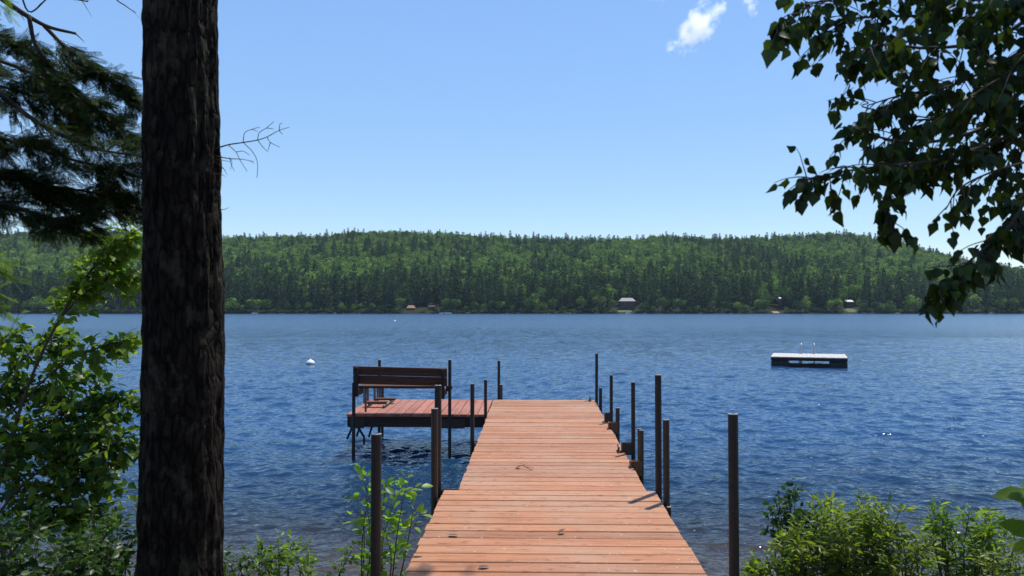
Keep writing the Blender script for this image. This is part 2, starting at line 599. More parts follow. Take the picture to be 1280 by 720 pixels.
# waves: a sum of many small wave trains, in world coordinates; the sheet's grid just gets finer near the bank
NW = 90
wl = np.exp(RNG.uniform(np.log(0.14), np.log(1.7), NW))
wd = RNG.normal(R(-97), R(40), NW)
amp = 0.0127 * wl ** 0.66 * RNG.uniform(0.5, 1.3, NW) * (2.6 / math.sqrt(NW))
ph = RNG.uniform(0, 6.28, NW)


def waves(x, y, sp):
    z = np.zeros_like(x)
    for L, a, A, p in zip(wl, wd, amp, ph):
        k = 2 * math.pi / L
        fade = np.clip((L / sp - 2.2) / 2.0, 0, 1)
        w = np.sin(k * (x * math.cos(a) + y * math.sin(a)) + p)
        w = w + 0.22 * np.cos(2 * (k * (x * math.cos(a) + y * math.sin(a)) + p))
        z += A * w * fade
    gust = 0.8 + 0.3 * np.sin(x * 0.07 + 1 + 0.8 * np.sin(y * 0.05)) * np.sin(y * 0.09 + 0.3 * np.sin(x * 0.11))
    shelter = np.clip((y - 3) / 12, 0, 1) * 0.45 + 0.55
    return z * gust * shelter * (1 - .30 * np.clip((y - 9) / 40, 0, 1))


us = np.concatenate([[-9, -5, -3], np.linspace(-1.8, -0.82, 60)[:-1], np.linspace(-0.82, 0.82, 900), np.linspace(0.82, 1.8, 60)[1:], [3, 5, 9]])
yr = [2.2]
while yr[-1] < 500:
    yr.append(yr[-1] * (1.003 if yr[-1] < 60 else 1.010) + 0.006)
yr = np.array(yr + [508.0])
UU, YY = np.meshgrid(us, yr)
OFF = 1.5
XX = UU * (YY + OFF)
SPC = np.maximum((YY + OFF) * 0.00183, np.gradient(yr)[:, None] * np.ones_like(UU))
SPC = np.where(np.abs(UU) > 0.83, np.maximum(SPC, (YY + OFF) * 0.0166), SPC)
SPC = np.where(np.abs(UU) > 1.81, 50, SPC)
ZZ = waves(XX, YY, SPC)
nx = len(us)
I = (np.arange(len(yr) - 1)[:, None] * nx + np.arange(nx - 1)[None]).ravel()
Fw = np.stack([I, I + 1, I + nx + 1, I + nx], axis=1)

WK = 0.95
t = NT('lake water')
geo = t.n('ShaderNodeNewGeometry')
sepp = t.n('ShaderNodeSeparateXYZ')
t.l(geo.outputs['Position'], sepp.inputs[0])
r1 = t.noise((6.0, 7.0, 1), 1.0, 2, 0.5)
r2 = t.noise((1.3, 1.8, 1), 1.0, 3, 0.55)
far = t.n('ShaderNodeMapRange')
far.inputs[1].default_value, far.inputs[2].default_value = 10, 60
far.inputs[3].default_value, far.inputs[4].default_value = 0.0, 1.0
t.l(sepp.outputs[1], far.inputs[0])
h = t.math('MULTIPLY', r1, 0.042)
b = t.n('ShaderNodeBump')
b.inputs['Strength'].default_value = 1.0
b.inputs['Distance'].default_value = 1.0
t.l(h, b.inputs['Height'])
fr = t.n('ShaderNodeFresnel')
fr.inputs['IOR'].default_value = 1.333
t.l(b.outputs[0], fr.inputs['Normal'])
gl = t.n('ShaderNodeBsdfGlossy')
gl.inputs['Roughness'].default_value = 0.07
t.l(b.outputs[0], gl.inputs['Normal'])
df = t.n('ShaderNodeBsdfDiffuse')
df.inputs[0].default_value = (0.010, 0.034, 0.076, 1)
tp = t.n('ShaderNodeBsdfTransparent')
tp.inputs[0].default_value = (0.80, 0.78, 0.62, 1)
mr = t.n('ShaderNodeMapRange')                        # how far down one sees: the lake deepens away from the bank
mr.inputs[1].default_value, mr.inputs[2].default_value = 5.0, 13.5
mr.inputs[3].default_value, mr.inputs[4].default_value = 0.92, 0.0
t.l(sepp.outputs[1], mr.inputs[0])
m1 = t.n('ShaderNodeMixShader')
t.l(mr.outputs[0], m1.inputs[0]); t.l(df.outputs[0], m1.inputs[1]); t.l(tp.outputs[0], m1.inputs[2])
m2 = t.n('ShaderNodeMixShader')
t.l(fr.outputs[0], m2.inputs[0]); t.l(m1.outputs[0], m2.inputs[1]); t.l(gl.outputs[0], m2.inputs[2])
t.l(m2.outputs[0], t.out.inputs[0])
# ripples too small for the sheet's grid tilt the surface; those too small to be seen singly make it rougher
tz = t.n('ShaderNodeTexNoise')
tz.inputs['Scale'].default_value = 1.0; tz.inputs['Detail'].default_value = 6; tz.inputs['Roughness'].default_value = .8
t.l(t.mapped((1.5, .22, 1)), tz.inputs['Vector'])
vs = t.n('ShaderNodeVectorMath', operation='SUBTRACT'); t.l(tz.outputs['Color'], vs.inputs[0]); vs.inputs[1].default_value = (.5, .5, .5)
vm = t.n('ShaderNodeVectorMath', operation='MULTIPLY'); t.l(vs.outputs[0], vm.inputs[0]); vm.inputs[1].default_value = (WK, WK, 0)
vk = t.n('ShaderNodeVectorMath', operation='SCALE'); t.l(vm.outputs[0], vk.inputs[0]); t.l(far.outputs[0], vk.inputs['Scale'])
va = t.n('ShaderNodeVectorMath', operation='ADD'); t.l(vk.outputs[0], va.inputs[0]); t.l(b.outputs[0], va.inputs[1])
vn = t.n('ShaderNodeVectorMath', operation='NORMALIZE'); t.l(va.outputs[0], vn.inputs[0])
ro = t.n('ShaderNodeMapRange')
ro.inputs[1].default_value, ro.inputs[2].default_value = 10, 110
ro.inputs[3].default_value, ro.inputs[4].default_value = 0.07, 0.19
t.l(sepp.outputs[1], ro.inputs[0])
pw = t.bsdf((0.013, 0.052, 0.125), ro.outputs[0], 0, vn.outputs[0])
pw.inputs['IOR'].default_value = 1.333
m3 = t.n('ShaderNodeMixShader')
dp = t.n('ShaderNodeMapRange')
dp.inputs[1].default_value, dp.inputs[2].default_value = 8.0, 14.0
t.l(sepp.outputs[1], dp.inputs[0])
t.l(dp.outputs[0], m3.inputs[0]); t.l(m2.outputs[0], m3.inputs[1]); t.l(pw.outputs[0], m3.inputs[2])
t.l(m3.outputs[0], t.out.inputs[0])
water = link('lake_water', np.stack([XX, YY, ZZ], -1).reshape(-1, 3), Fw, t.m, smooth=True)
tag(water, kind='structure')

# ------------------------------------------------------------------ dock
dv = at(667, 371, 1.0) - np.array([0, 0, CAM_Z])
dv = dv / np.linalg.norm(dv)
rvv = unit(np.array([dv[1], -dv[0], 0]))
nv = np.cross(rvv, dv)
DO = at(686, 613, 6.87)
DM = Matrix(((rvv[0], dv[0], nv[0], DO[0]), (rvv[1], dv[1], nv[1], DO[1]), (rvv[2], dv[2], nv[2], DO[2]), (0, 0, 0, 1)))


def framed(name, label, cat):
    o = thing(name, label, cat, (0, 0, 0))
    o.matrix_world = DM
    return o


def dockpt(lat, s, up=0.0):
    return DO + rvv * lat + dv * s + nv * up


def planks_x(mb, x0, x1, y0, y1, pitch, gap=0.016, th=0.036, jit=0.007, crown=0.0016):
    n = max(1, round((y1 - y0) / pitch))
    p = (y1 - y0) / n
    for i in range(n):
        a = y0 + i * p + gap / 2 + random.uniform(-.001, .001)
        z = random.uniform(-crown, crown)
        tl = random.uniform(-0.0012, 0.0012)
        j0, j1 = random.uniform(-jit, jit), random.uniform(-jit, jit)
        mb.box(x0 + j0, x1 + j1, a, a + p - gap, -th + z, z, 0.004, fn=lambda x, y, zz: (x, y, zz + tl * (x - x0) / (x1 - x0)))


dock = framed('dock', 'long reddish wooden dock with crosswise boards running from the shore out into the lake', 'dock')
L1, R1_ = -0.90, 0.90
L2, R2_ = -0.776, 0.838
SE = 6.02
mb = MB(); planks_x(mb, L1, R1_, -4.05, -0.005, 0.168)
deck1 = mb.build('deck', M['deck'], dock, world=False)
mb = MB(); planks_x(mb, L2, R2_, 0.005, SE, 0.168)
deck2 = mb.build('deck', M['deck'], dock, world=False)
for (a, b_, y0, y1) in ((L1, R1_, -4.05, -0.01), (L2, R2_, 0.01, SE)):
    mb = MB()
    for x in (a + 0.03, (a + b_) / 2, b_ - 0.07):
        mb.box(x, x + 0.04, y0, y1, -0.185, -0.042)
    for y in (y0 + 0.02, (y0 + y1) / 2, y1 - 0.06):
        mb.box(a + 0.072, (a + b_) / 2 - 0.002, y, y + 0.04, -0.18, -0.044)
        mb.box((a + b_) / 2 + 0.042, b_ - 0.072, y, y + 0.04, -0.18, -0.044)
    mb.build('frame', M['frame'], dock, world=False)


def cleat(x, y):
    mb = MB()
    mb.box(x - .02, x + .02, y - .05, y + .05, 0.003, 0.012, 0.003)
    for q in (-0.022, 0.022):
        mb.tube([(x, y + q, 0.01), (x, y + q, 0.045)], 0.009, 0.008, 6)
    mb.tube([(x, y - 0.085, 0.056), (x, y - 0.04, 0.048), (x, y + 0.04, 0.048), (x, y + 0.085, 0.056)], 0.009, 0.009, 6)
    mb.build('cleat', M['steel2'], dock, world=False, smooth=True)


cleat(0.765, 5.88)
cleat(0.775, 1.72)

# ------------------------------------------------------------------ side platform, bench, ladder
plat = framed('dock_platform', 'square reddish wooden platform joined to the left side of the dock end, under the bench', 'platform')
PX0, PX1, PY0, PY1 = -2.77, L2 - 0.012, 4.39, SE - 0.01
mb = MB()
n = 15
p = (PX1 - PX0) / n
for i in range(n):
    a = PX0 + i * p + 0.004
    z = random.uniform(-.002, .002)
    mb.box(a, a + p - 0.008, PY0 + random.uniform(-.006, .004), PY1 + random.uniform(-.004, .006), -0.036 + z, z, 0.004)
mb.build('deck', M['deck2'], plat, world=False)
mb = MB()
mb.box(PX0 + .01, PX1 - .01, PY0 + .012, PY0 + .052, -0.185, -0.041)
mb.box(PX0 + .01, PX1 - .01, PY1 - .055, PY1 - .015, -0.185, -0.041)
for x in (PX0 + .01, PX0 + .64, PX0 + 1.3, PX1 - .05):
    mb.box(x, x + .04, PY0 + .054, PY1 - .057, -0.183, -0.042)
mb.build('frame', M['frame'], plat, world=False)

POLE_GROUP = 'steel pipe poles that hold the dock'


def pole(px, ytop, Y, dia, label, bottom=-1.7, lean=(0, 0), mat='steel', ybase=None, bracket=None):
    tp_ = at(px, ytop, Y)
    base = np.array([tp_[0] - lean[0], tp_[1], bottom])
    o = thing('dock_pole', label, 'pole', tuple(base), POLE_GROUP)
    r = dia / 2
    lx = np.array([lean[0], lean[1], 0])
    mb = MB(); mb.tube([base, base * .5 + tp_ * .5, tp_], r, r, 16, cap=False)
    mb.build('pipe', M[mat], o, smooth=True)
    # open rim: ring wall, bright cut edge, dark inside
    mb = MB()
    V, Fc = [], []
    K = 16
    for k, (rr, dz) in enumerate(((r, 0), (r * 1.0, 0.004), (r * 0.5, 0.006), (r * 0.5, -0.03))):
        for j in range(K):
            a = 2 * math.pi * j / K
            V.append(tp_ + np.array([rr * math.cos(a), rr * math.sin(a), dz]))
    for k in range(3):
        for j in range(K):
            Fc.append((k * K + j, k * K + (j + 1) % K, (k + 1) * K + (j + 1) % K, (k + 1) * K + j))
    Fc.append(tuple(range(3 * K, 4 * K)))
    mb.add(V, Fc)
    mb.build('rim', M['cap'], o)
    if bracket:                                    # clamp plate to the dock edge: (lateral, s, up0, up1, facing)
        mb = MB()
        for (a0, a1, b0, b1, c0, c1) in bracket:
            V = [dockpt(x, y, z) for z in (c0, c1) for y in (b0, b1) for x in (a0, a1)]
            mb.add(V, [(0, 2, 3, 1), (4, 5, 7, 6), (0, 1, 5, 4), (2, 6, 7, 3), (0, 4, 6, 2), (1, 3, 7, 5)])
        mb.build('bracket', M['rust' if mat == 'steel2' else 'steel2'], o)
    return tp_


def lat_s(P):
    q = np.asarray(P) - DO
    return float(q @ rvv), float(q @ dv)


def side_br(px, ytop, Y, side, up0=-0.15, up1=-0.03, w=0.03):
    """a clamp that reaches from the pole to the dock's side"""
    lat, s = lat_s(at(px, ytop, Y))
    edge = {'L1': L1 + .028, 'R1': R1_ - .028, 'L2': L2 + .028, 'R2': R2_ - .028}[side]
    a, b_ = sorted((lat, edge))
    return [(a, b_, s - w, s - w + 0.012, up0, up1), (a, b_, s + w - 0.012, s + w, up0, up1),
            (edge - .004, edge + .004, s - w - .03, s + w + .03, up0 - .01, up1 + .005)]


# left row
pole(470.5, 543, 4.60, 0.060, 'thick dark pole at the left bottom edge, in front of the bright leafy alder')
pole(543.3, 511, 6.66, 0.058, 'shorter front one of the two close poles at the left step of the dock', mat='steel2', bracket=side_br(543.3, 511, 6.66, 'L1'))
pole(547.6, 482, 7.02, 0.060, 'taller rear one of the two close poles at the left step of the dock', bracket=side_br(547.6, 482, 7.02, 'L2'))
pole(590.5, 480, 9.20, 0.048, 'single pole beside the left dock edge midway between step and platform', bracket=side_br(590.5, 480, 9.2, 'L2'))
pole(607.0, 475, 11.10, 0.044, 'slim pole in the inner corner where the platform meets the dock')
pole(562.3, 450, 11.20, 0.046, 'tall pole at the right end of the bench on the platform front', bracket=[(*(lambda q: (q - .18, q + .20))(lat_s(at(562.3, 450, 11.2))[0]), PY0 - .004, PY0 + .008, -.20, -.07)])
pole(442.3, 478, 11.20, 0.050, 'pole under the left end of the bench on the platform front', bracket=[(*(lambda q: (q - .08, q + .12))(lat_s(at(442.3, 478, 11.2))[0]), PY0 - .004, PY0 + .008, -.20, -.05)])
pole(474.4, 450, 13.00, 0.048, 'tall pole rising behind the left half of the bench back')
pole(478.2, 481, 13.02, 0.046, 'short pole stub beside the ladder at the back of the platform', bottom=-.2, mat='steel2')
pole(623.6, 451, 13.05, 0.046, 'tall pole at the far left corner of the dock end')
pole(626.3, 481, 13.02, 0.052, 'short rusty sleeve pole at the far left corner of the dock end', mat='steel2')
# right row
pole(745.8, 442, 12.95, 0.048, 'tallest thin pole at the far right corner of the dock end', lean=(0.012, 0), bracket=side_br(745.8, 442, 12.85, 'R2'))
pole(750.6, 485, 12.35, 0.052, 'short stub pole at the far right corner of the dock end', bracket=side_br(750.6, 485, 12.35, 'R2'))
pole(764.0, 469, 10.60, 0.044, 'tall pole second along the right edge from the dock end', bracket=side_br(764, 469, 10.6, 'R2', -.02, .12))
pole(772.0, 510, 10.05, 0.052, 'short rusty stub second along the right edge from the dock end', mat='steel2', bracket=side_br(772, 510, 10.05, 'R2', -.06, .08))
pole(791.3, 478, 8.55, 0.044, 'tall pole third along the right edge from the dock end', bracket=side_br(791.3, 478, 8.55, 'R2', -.03, .10))
pole(799.3, 536, 8.05, 0.040, 'rear one of the touching pair of short rusty stubs on the right edge', mat='steel2')
pole(801.8, 538, 7.80, 0.044, 'front one of the touching pair of short rusty stubs on the right edge', mat='steel2', bracket=side_br(801.8, 538, 7.8, 'R2', -.08, .06))
pole(822.6, 469, 6.80, 0.056, 'tall thick pole at the right step of the dock with a long shadow', bracket=side_br(822.6, 469, 6.8, 'R1'))
pole(832.6, 525, 6.50, 0.054, 'short thick pole beside the tall one at the right step of the dock', mat='steel2', bracket=side_br(832.6, 525, 6.5, 'R1'))
pole(836.2, 634, 6.28, 0.034, 'tiny bright capped stub just below the right step of the dock', bottom=-.5)
pole(916.2, 518, 4.62, 0.058, 'thick black pole standing alone right of the dock near the shore')

# bench: two poles carry it; the back faces the shore
bench = framed('bench', 'dark wooden bench with its two board back turned to the shore, on the platform', 'bench')
bl, br_ = lat_s(at(440.5, 480, 11.08))[0], lat_s(at(558.5, 480, 11.08))[0]
yb = PY0 - 0.19


def up_at(py, Y):
    P = at(500, py, Y)
    return float((P - DO) @ nv)


t0, t1 = up_at(458.0, 11.08), up_at(480.2, 11.08)
mb = MB()
for (z0, z1) in ((t1, t1 + 0.120), (t1 + 0.126, t0)):
    mb.box(bl, br_, yb, yb + 0.036, z0, z1, 0.004, fn=lambda x, y, z: (x, y + 0.22 * (z - t1) * -0.3, z - 0.03 * (x - bl) / (br_ - bl)))
mb.build('backrest', M['bench'], bench, world=False)
for x in (bl + 0.03, br_ - 0.075):
    mb = MB()
    mb.box(x, x + .045, yb - 0.050, yb - 0.008, up_at(496, 11.08), t0 - .01, 0, fn=lambda xx, y, z: (xx, y - 0.066 * (z - t1), z - 0.03 * (xx - bl) / (br_ - bl)))
    mb.box(x - .002, x + .047, yb - 0.006, yb + 0.30, up_at(495, 11.08), up_at(488.5, 11.08))
    mb.build('support', M['frame'], bench, world=False)
mb = MB()
zs = up_at(484.3, 11.2)
for k in range(3):
    mb.box(bl + .055, br_ - .10, yb + .06 + k * .125, yb + .175 + k * .125, zs - .012, zs + .024, 0.004)
mb.build('seat', M['bench'], bench, world=False)
mb = MB()
pz = lat_s(at(562.3, 450, 11.2))[0]
mb.box(br_ - 0.03, pz - 0.012, PY0 - .04, PY0 + .06, zs - .06, zs + .02)
mb.box(pz - .035, pz + .035, PY0 - .075, PY0 - .06 + .004, zs - .03, zs + .02)
mb.build('bracket', M['rust'], bench, world=False)
for x in (bl + .09, br_ - .17):
    mb = MB()
    mb.tube([(x, yb + .38, zs - .013), (x, yb + .40, 0.003)], 0.016, 0.016, 8)
    mb.build('leg', M['galv'], bench, world=False, smooth=True)

# swim ladder, folded up on to the platform's far left corner
lad = framed('swim_ladder', 'metal swim ladder with wooden treads folded up on the platform behind the bench', 'ladder')
for px in (455.5, 468.5):
    a, s = lat_s(at(px, 505, 12.5))
    mb = MB()
    zt = up_at(480, 12.6)
    mb.tube(smooth_poly([(a, PY1 - .45, 0.005), (a, PY1 - .45, zt - .08), (a, PY1 - .40, zt - .01), (a, PY1 - .30, zt), (a, PY1 - .22, zt - .04), (a, PY1 - .20, zt - .12), (a, PY1 - .20, 0.005)], 4), 0.02, 0.02, 8)
    mb.build('rail', M['galv'], lad, world=False, smooth=True)
for (x0, x1, s) in ((453, 486, 5.05), (460, 491, 5.45)):
    a0, a1 = lat_s(at(x0, 506, 11.9))[0], lat_s(at(x1, 506, 12.2))[0]
    mb = MB()
    mb.box(a0, a1, s, s + 0.11, 0.055, 0.085, 0.004)
    mb.build('tread', M['bench'], lad, world=False)
mb = MB()
a0 = lat_s(at(458, 506, 11.9))[0]
a1 = lat_s(at(480, 506, 11.9))[0]
for a in (a0, a1):
    mb.tube([(a, 4.95, 0.03), (a, 5.85, 0.03)], 0.018, 0.018, 8)
mb.build('side_tube', M['galv'], lad, world=False, smooth=True)
# cross braces under the platform's outer end
for pts in ([at(443, 528, 11.35), at(434, 548, 11.7)], [at(445, 530, 11.4), at(455, 546, 11.5), at(455, 556, 11.5)], [at(466, 530, 12.2), at(461, 546, 12.0)], [at(451, 530, 12.4), at(446, 545, 12.5)]):
    mb = MB()
    q = [tuple((DM.inverted() @ Vector(p))) for p in pts]
    mb.tube(q, 0.018, 0.016, 8)
    mb.build('brace', M['steel'], plat, world=False, smooth=True)

# twig and leaf scraps on the boards
tw = thing('dry_twig', 'small curled dry twig lying on the middle of the dock boards', 'twig', tuple(dockpt(-.22, 0.85, 0.01)))
mb = MB()
pts = [dockpt(-.30 + .02 * i, 0.83 + .05 * math.sin(i * .7), 0.008 + .02 * math.sin(i * .45)) for i in range(10)]
mb.tube(pts, .005, .002, 5)
mb.tube([pts[3], pts[3] + rvv * .05 + dv * .06 + nv * .01], .003, .001, 4)
mb.tube([pts[5], pts[5] + rvv * .07 - dv * .05 + nv * .012], .003, .001, 4)
mb.build('stalk', M['twig'], tw, smooth=True)
lf = Leafer()
for p_ in (pts[0],):
    lf.add(p_, rvv + rv(.4), nv + rv(.3), .05)
lf.build('dead_leaf', T_OVAL, M['twig'], tw)
for (la, s, lab) in ((-.72, -1.32, 'shrivelled brown leaf near the left edge of the dock close to the shore'), (.04, -1.27, 'dark brown leaf scrap in the middle of the dock close to the shore'),
                     (-.47, -1.98, 'rusty dead leaf at the bottom left of the dock')):
    lf = Leafer()
    P = dockpt(la, s, .008)
    for k in range(1):
        lf.add(P + rvv * .03 * k, rvv * .8 + rv(.4), nv + rv(.25), .075)
    V, Fc = leaves(T_OVAL, np.array(lf.p), np.array(lf.a), np.array(lf.n), np.array(lf.s))
    tag(link('dead_leaf', V, Fc, M['twig']), lab, 'leaf', 'dead leaves lying on the dock')

# ------------------------------------------------------------------ raft and buoys
rc = at(1011, 458, 28.4)
raft = thing('swim_raft', 'square grey swim raft on dark floats anchored out on the lake', 'raft', (float(rc[0]) * 30.25 / 28.4 * 1.0, 30.25, 0))
raft.rotation_euler = (0, 0, -math.atan(.371))
RW, RD = 1.315, 1.30
mb = MB()
for i in range(19):
    a = -RW + i * 2 * RW / 19
    mb.box(a + .0015, a + 2 * RW / 19 - .0015, -RD, RD, .322, .357 + random.uniform(-.003, .003), .004)
mb.build('deck', M['greydeck'], raft, world=False)
mb = MB()
mb.box(-RW + .01, RW - .01, -RD + .01, -RD + .06, .215, .319)
mb.box(-RW + .01, RW - .01, RD - .06, RD - .01, .215, .319)
mb.box(-RW + .01, -RW + .06, -RD + .062, RD - .062, .215, .317)
mb.box(RW - .06, RW - .01, -RD + .062, RD - .062, .215, .317)
mb.build('frame', M['raftdark'], raft, world=False)
for a, b_ in ((-RW + .015, -RW + .60), (RW - .58, RW - .015)):
    mb = MB(); mb.box(a, b_, -RD + .02, RD - .02, -.2, .213, .03)
    mb.build('float', M['foam'], raft, world=False)
mb = MB(); mb.box(-RW + .605, RW - .585, -RD + .03, -RD + .10, -.2, .125); mb.build('dark_bar', M['raftdark'], raft, world=False)  # low dark bar across the front between the floats
mb = MB(); mb.box(-.32, -.28, -RD + .03, -RD + .07, .127, .213); mb.build('strut', M['raftdark'], raft, world=False)
for a in (-.27, .2):
    mb = MB()
    mb.tube(smooth_poly([(a, RD - .30, .359), (a, RD - .30, .64), (a, RD - .22, .74), (a, RD - .08, .74), (a, RD + .02, .64), (a, RD + .04, .3), (a, RD + .04, -.4)], 4), .024, .024, 8)
    mb.build('ladder_rail', M['alum'], raft, world=False, smooth=True)


def buoy(px, py, Y, r, label):
    P = at(px, py, Y)
    o = thing('buoy', label, 'buoy', (P[0], Y, 0), 'white mooring buoys on the lake')
    V, Fc = [], []
    K = 16
    prof = [(0.0, -.9), (.6, -.75), (.95, -.25), (1, .15), (.92, .5), (.62, .85), (.2, 1.0), (.16, 1.18), (0.0, 1.2)]
    for rr, z in prof:
        for j in range(K):
            a = 2 * math.pi * j / K
            V.append((rr * r * math.cos(a), rr * r * math.sin(a), z * r))
    for k in range(len(prof) - 1):
        for j in range(K):
            Fc.append((k * K + j, k * K + (j + 1) % K, (k + 1) * K + (j + 1) % K, (k + 1) * K + j))
    link('float', V, Fc, M['white'], o, world=False, smooth=True)
    V, Fc = [], []
    for z in (.02, .24):
        for j in range(K):
            a = 2 * math.pi * j / K
            V.append((1.012 * r * math.cos(a), 1.012 * r * math.sin(a), z * r))
    for j in range(K):
        Fc.append((j, (j + 1) % K, K + (j + 1) % K, K + j))
    link('stripe', V, Fc, M['blue'], o, world=False, smooth=True)


buoy(388, 453, 30.5, .17, 'round white mooring buoy floating left of the bench, nearest to the shore')
buoy(493.5, 402, 150, .22, 'tiny white buoy far out on the water, above the bench')

# ------------------------------------------------------------------ far shore: trees
def pine_mesh(seed, H=20.0, wide=1.0):
    rr = np.random.default_rng(seed)
    P, A, N, Sz = [], [], [], []
    nwh = 22
    for i in range(nwh):
        tt = 0.16 + 0.82 * (i + rr.uniform(-.25, .25)) / (nwh - 1)
        tt = min(tt, .985)
        rad = H * 0.185 * wide * (1 - tt) ** 0.72 * (0.55 + 0.45 * min(1, (tt - .1) / .2)) + .25
        nb = 7 if tt < .8 else 5
        a0 = rr.uniform(0, 6.28)
        for k in range(nb):
            if rr.random() < 0.16: continue
            a = a0 + 6.283 * k / nb + rr.normal(0, .22)
            ln = rad * rr.uniform(.45, 1.25)
            d = np.array([math.cos(a), math.sin(a), rr.uniform(-.10, .28) + (tt - .5) * .5])
            for q in np.arange(0.25, 1.01, 0.75 / max(3, min(6, int(ln / .6)))):
                p = np.array([0, 0, tt * H]) + d * ln * q + rr.normal(0, .16, 3)
                P.append(p); A.append(d + rr.normal(0, .45, 3)); N.append(np.array([0, 0, .9]) + rr.normal(0, .55, 3))
                Sz.append(H * .055 * rr.uniform(.6, 1.15) * (1.1 - .5 * tt))
    for k in range(6):
        P.append(np.array([0, 0, H * (.93 + .012 * k)])); A.append(rr.normal(0, .4, 3) + [0, 0, 1]); N.append(rr.normal(0, 1, 3)); Sz.append(H * .03)
    return leaves(T_CLUMP, np.array(P), np.array(A), np.array(N), np.array(Sz))


def broad_mesh(seed, H=14.0, wide=1.0):
    rr = np.random.default_rng(seed)
    P, A, N, Sz = [], [], [], []
    for k in range(11):
        a = rr.uniform(0, 6.28)
        ro = H * .24 * wide * math.sqrt(rr.random())
        c = np.array([ro * math.cos(a), ro * math.sin(a), H * rr.uniform(.34, .80)])
        c[2] = min(c[2], H * (.86 - .30 * (ro / (H * .24 * wide))))
        rad = H * rr.uniform(.13, .21) * wide
        for q in range(85):
            d = unit(rr.normal(0, 1, 3) + np.array([0, 0, .25]))
            P.append(c + d * rad * rr.uniform(.6, 1.05) * np.array([1, 1, .85]))
            A.append(np.cross(d, rr.normal(0, 1, 3)) + d * .3); N.append(d + rr.normal(0, .4, 3)); Sz.append(H * .05 * rr.uniform(.55, 1.15))
    return leaves(T_CLUMP, np.array(P), np.array(A), np.array(N), np.array(Sz))


def trunk_mesh(H, r):
    mb = MB(); mb.tube([(0, 0, -1), (0, 0, H * .4), (.1, 0, H * .93)], r, r * .25, 6)
    return mb


PINES = [pine_mesh(11 + k, 20.0, w) for k, w in enumerate((1.0, .82, 1.2, .95))]
BROADS = [broad_mesh(31 + k, 14.0, w) for k, w in enumerate((1.0, 1.15, .9))]


def make_tree(kind, k, label, cat, group, mat):
    o = thing(kind, label, cat, (0, 0, 0), group)
    V, Fc = (PINES if kind == 'pine_tree' else BROADS)[k]
    link('crown', V, Fc, mat, o)
    tm = trunk_mesh(19 if kind == 'pine_tree' else 9.5, .26 if kind == 'pine_tree' else .22)
    tm.build('trunk', M['barkfar'], o)
    return o


def copy_tree(o):
    c = o.copy(); COL.objects.link(c)
    for ch in o.children:
        d = ch.copy(); COL.objects.link(d); d.parent = c
    return c


PL = 'tall dark pine in the close front row along the far shore'
PG = 'tall dark pines in the front row on the far shore'
BL = 'low rounded leafy green tree hanging over the water line of the far shore'
BG = 'leafy trees along the waterline of the far shore'
PP = [make_tree('pine_tree', k, PL, 'tree', PG, M['pinefar']) for k in range(4)]
BP = [make_tree('broadleaf_tree', k, BL, 'tree', BG, M['leaffar']) for k in range(3)]
used = set()
TREE_SPOTS = []


def put(protos, x, y, s, sz=1.0):
    k = random.randrange(len(protos))
    o = protos[k]
    if o.name in used:
        o = copy_tree(o)
    used.add(o.name)
    o.location = (x, y, hill_z(x, y) - .3)
    o.rotation_euler = (random.gauss(0, .02), random.gauss(0, .02), random.uniform(0, 6.28))
    o.scale = (s * sz, s * sz, s)
    return o


# clearings: (px0, px1, deepest y) kept free of trees in front of the cabins
CLEAR = [(771, 797, 522), (507, 523, 520), (534, 545, 520), (1057, 1072, 530), (963, 972, 508), (970, 979, 519), (1184, 1196, 519)]


def clear(x, y, m=3.0):
    px = 640 + x / y * F
    e = m / y * F
    return any(a - e < px < b_ + e and y < yy for a, b_, yy in CLEAR)


x = -372.0
while x < 372:
    for row, (y0, y1) in enumerate(((505, 511), (512, 520))):
        xx, yy = x + random.uniform(-1.6, 1.6) + row * 2.6, random.uniform(y0, y1)
        if not clear(xx, yy) and random.random() < .86:
            g = mnoise.noise(Vector((xx * .03, row * 3.0, 1)))
            put(PP, xx, yy, random.uniform(.86, 1.16) * (1 + .16 * g), random.uniform(.75, 1.0))
    x += random.uniform(4.6, 6.0)
x = -370.0
while x < 370:
    xx, yy = x, random.uniform(501.8, 505)
    if not clear(xx, yy, 1.5):
        put(BP, xx, yy, random.choice((.28, .4, .55, .7, .85)) * random.uniform(.85, 1.15), random.uniform(.8, 1.15))
    x += random.uniform(4, 8)
# a few that stand out
for (px, y, s, mat, lab) in ((664, 504, 1.02, 'leaffar', 'big grey green leafy tree at the far waterline left of the grey roofed cabin'),
                             (749, 504, .95, 'leafpale', 'pale silvery leafy tree beside the left end of the grey roofed cabin'),
                             (1078, 506, .74, 'leafpale', 'yellow green leafy tree beside the pale roof and small lawn on the far shore'),
                             (288, 505, .85, 'leaffar', 'bright green leafy tree on the far shore just right of the big trunk')):
    o = make_tree('broadleaf_tree', 1 if px == 664 else 0, lab, 'tree', None, M[mat])
    o.location = ((px - 640) / F * y, y, hill_z((px - 640) / F * y, y) - .3)
    o.scale = (s, s, s)

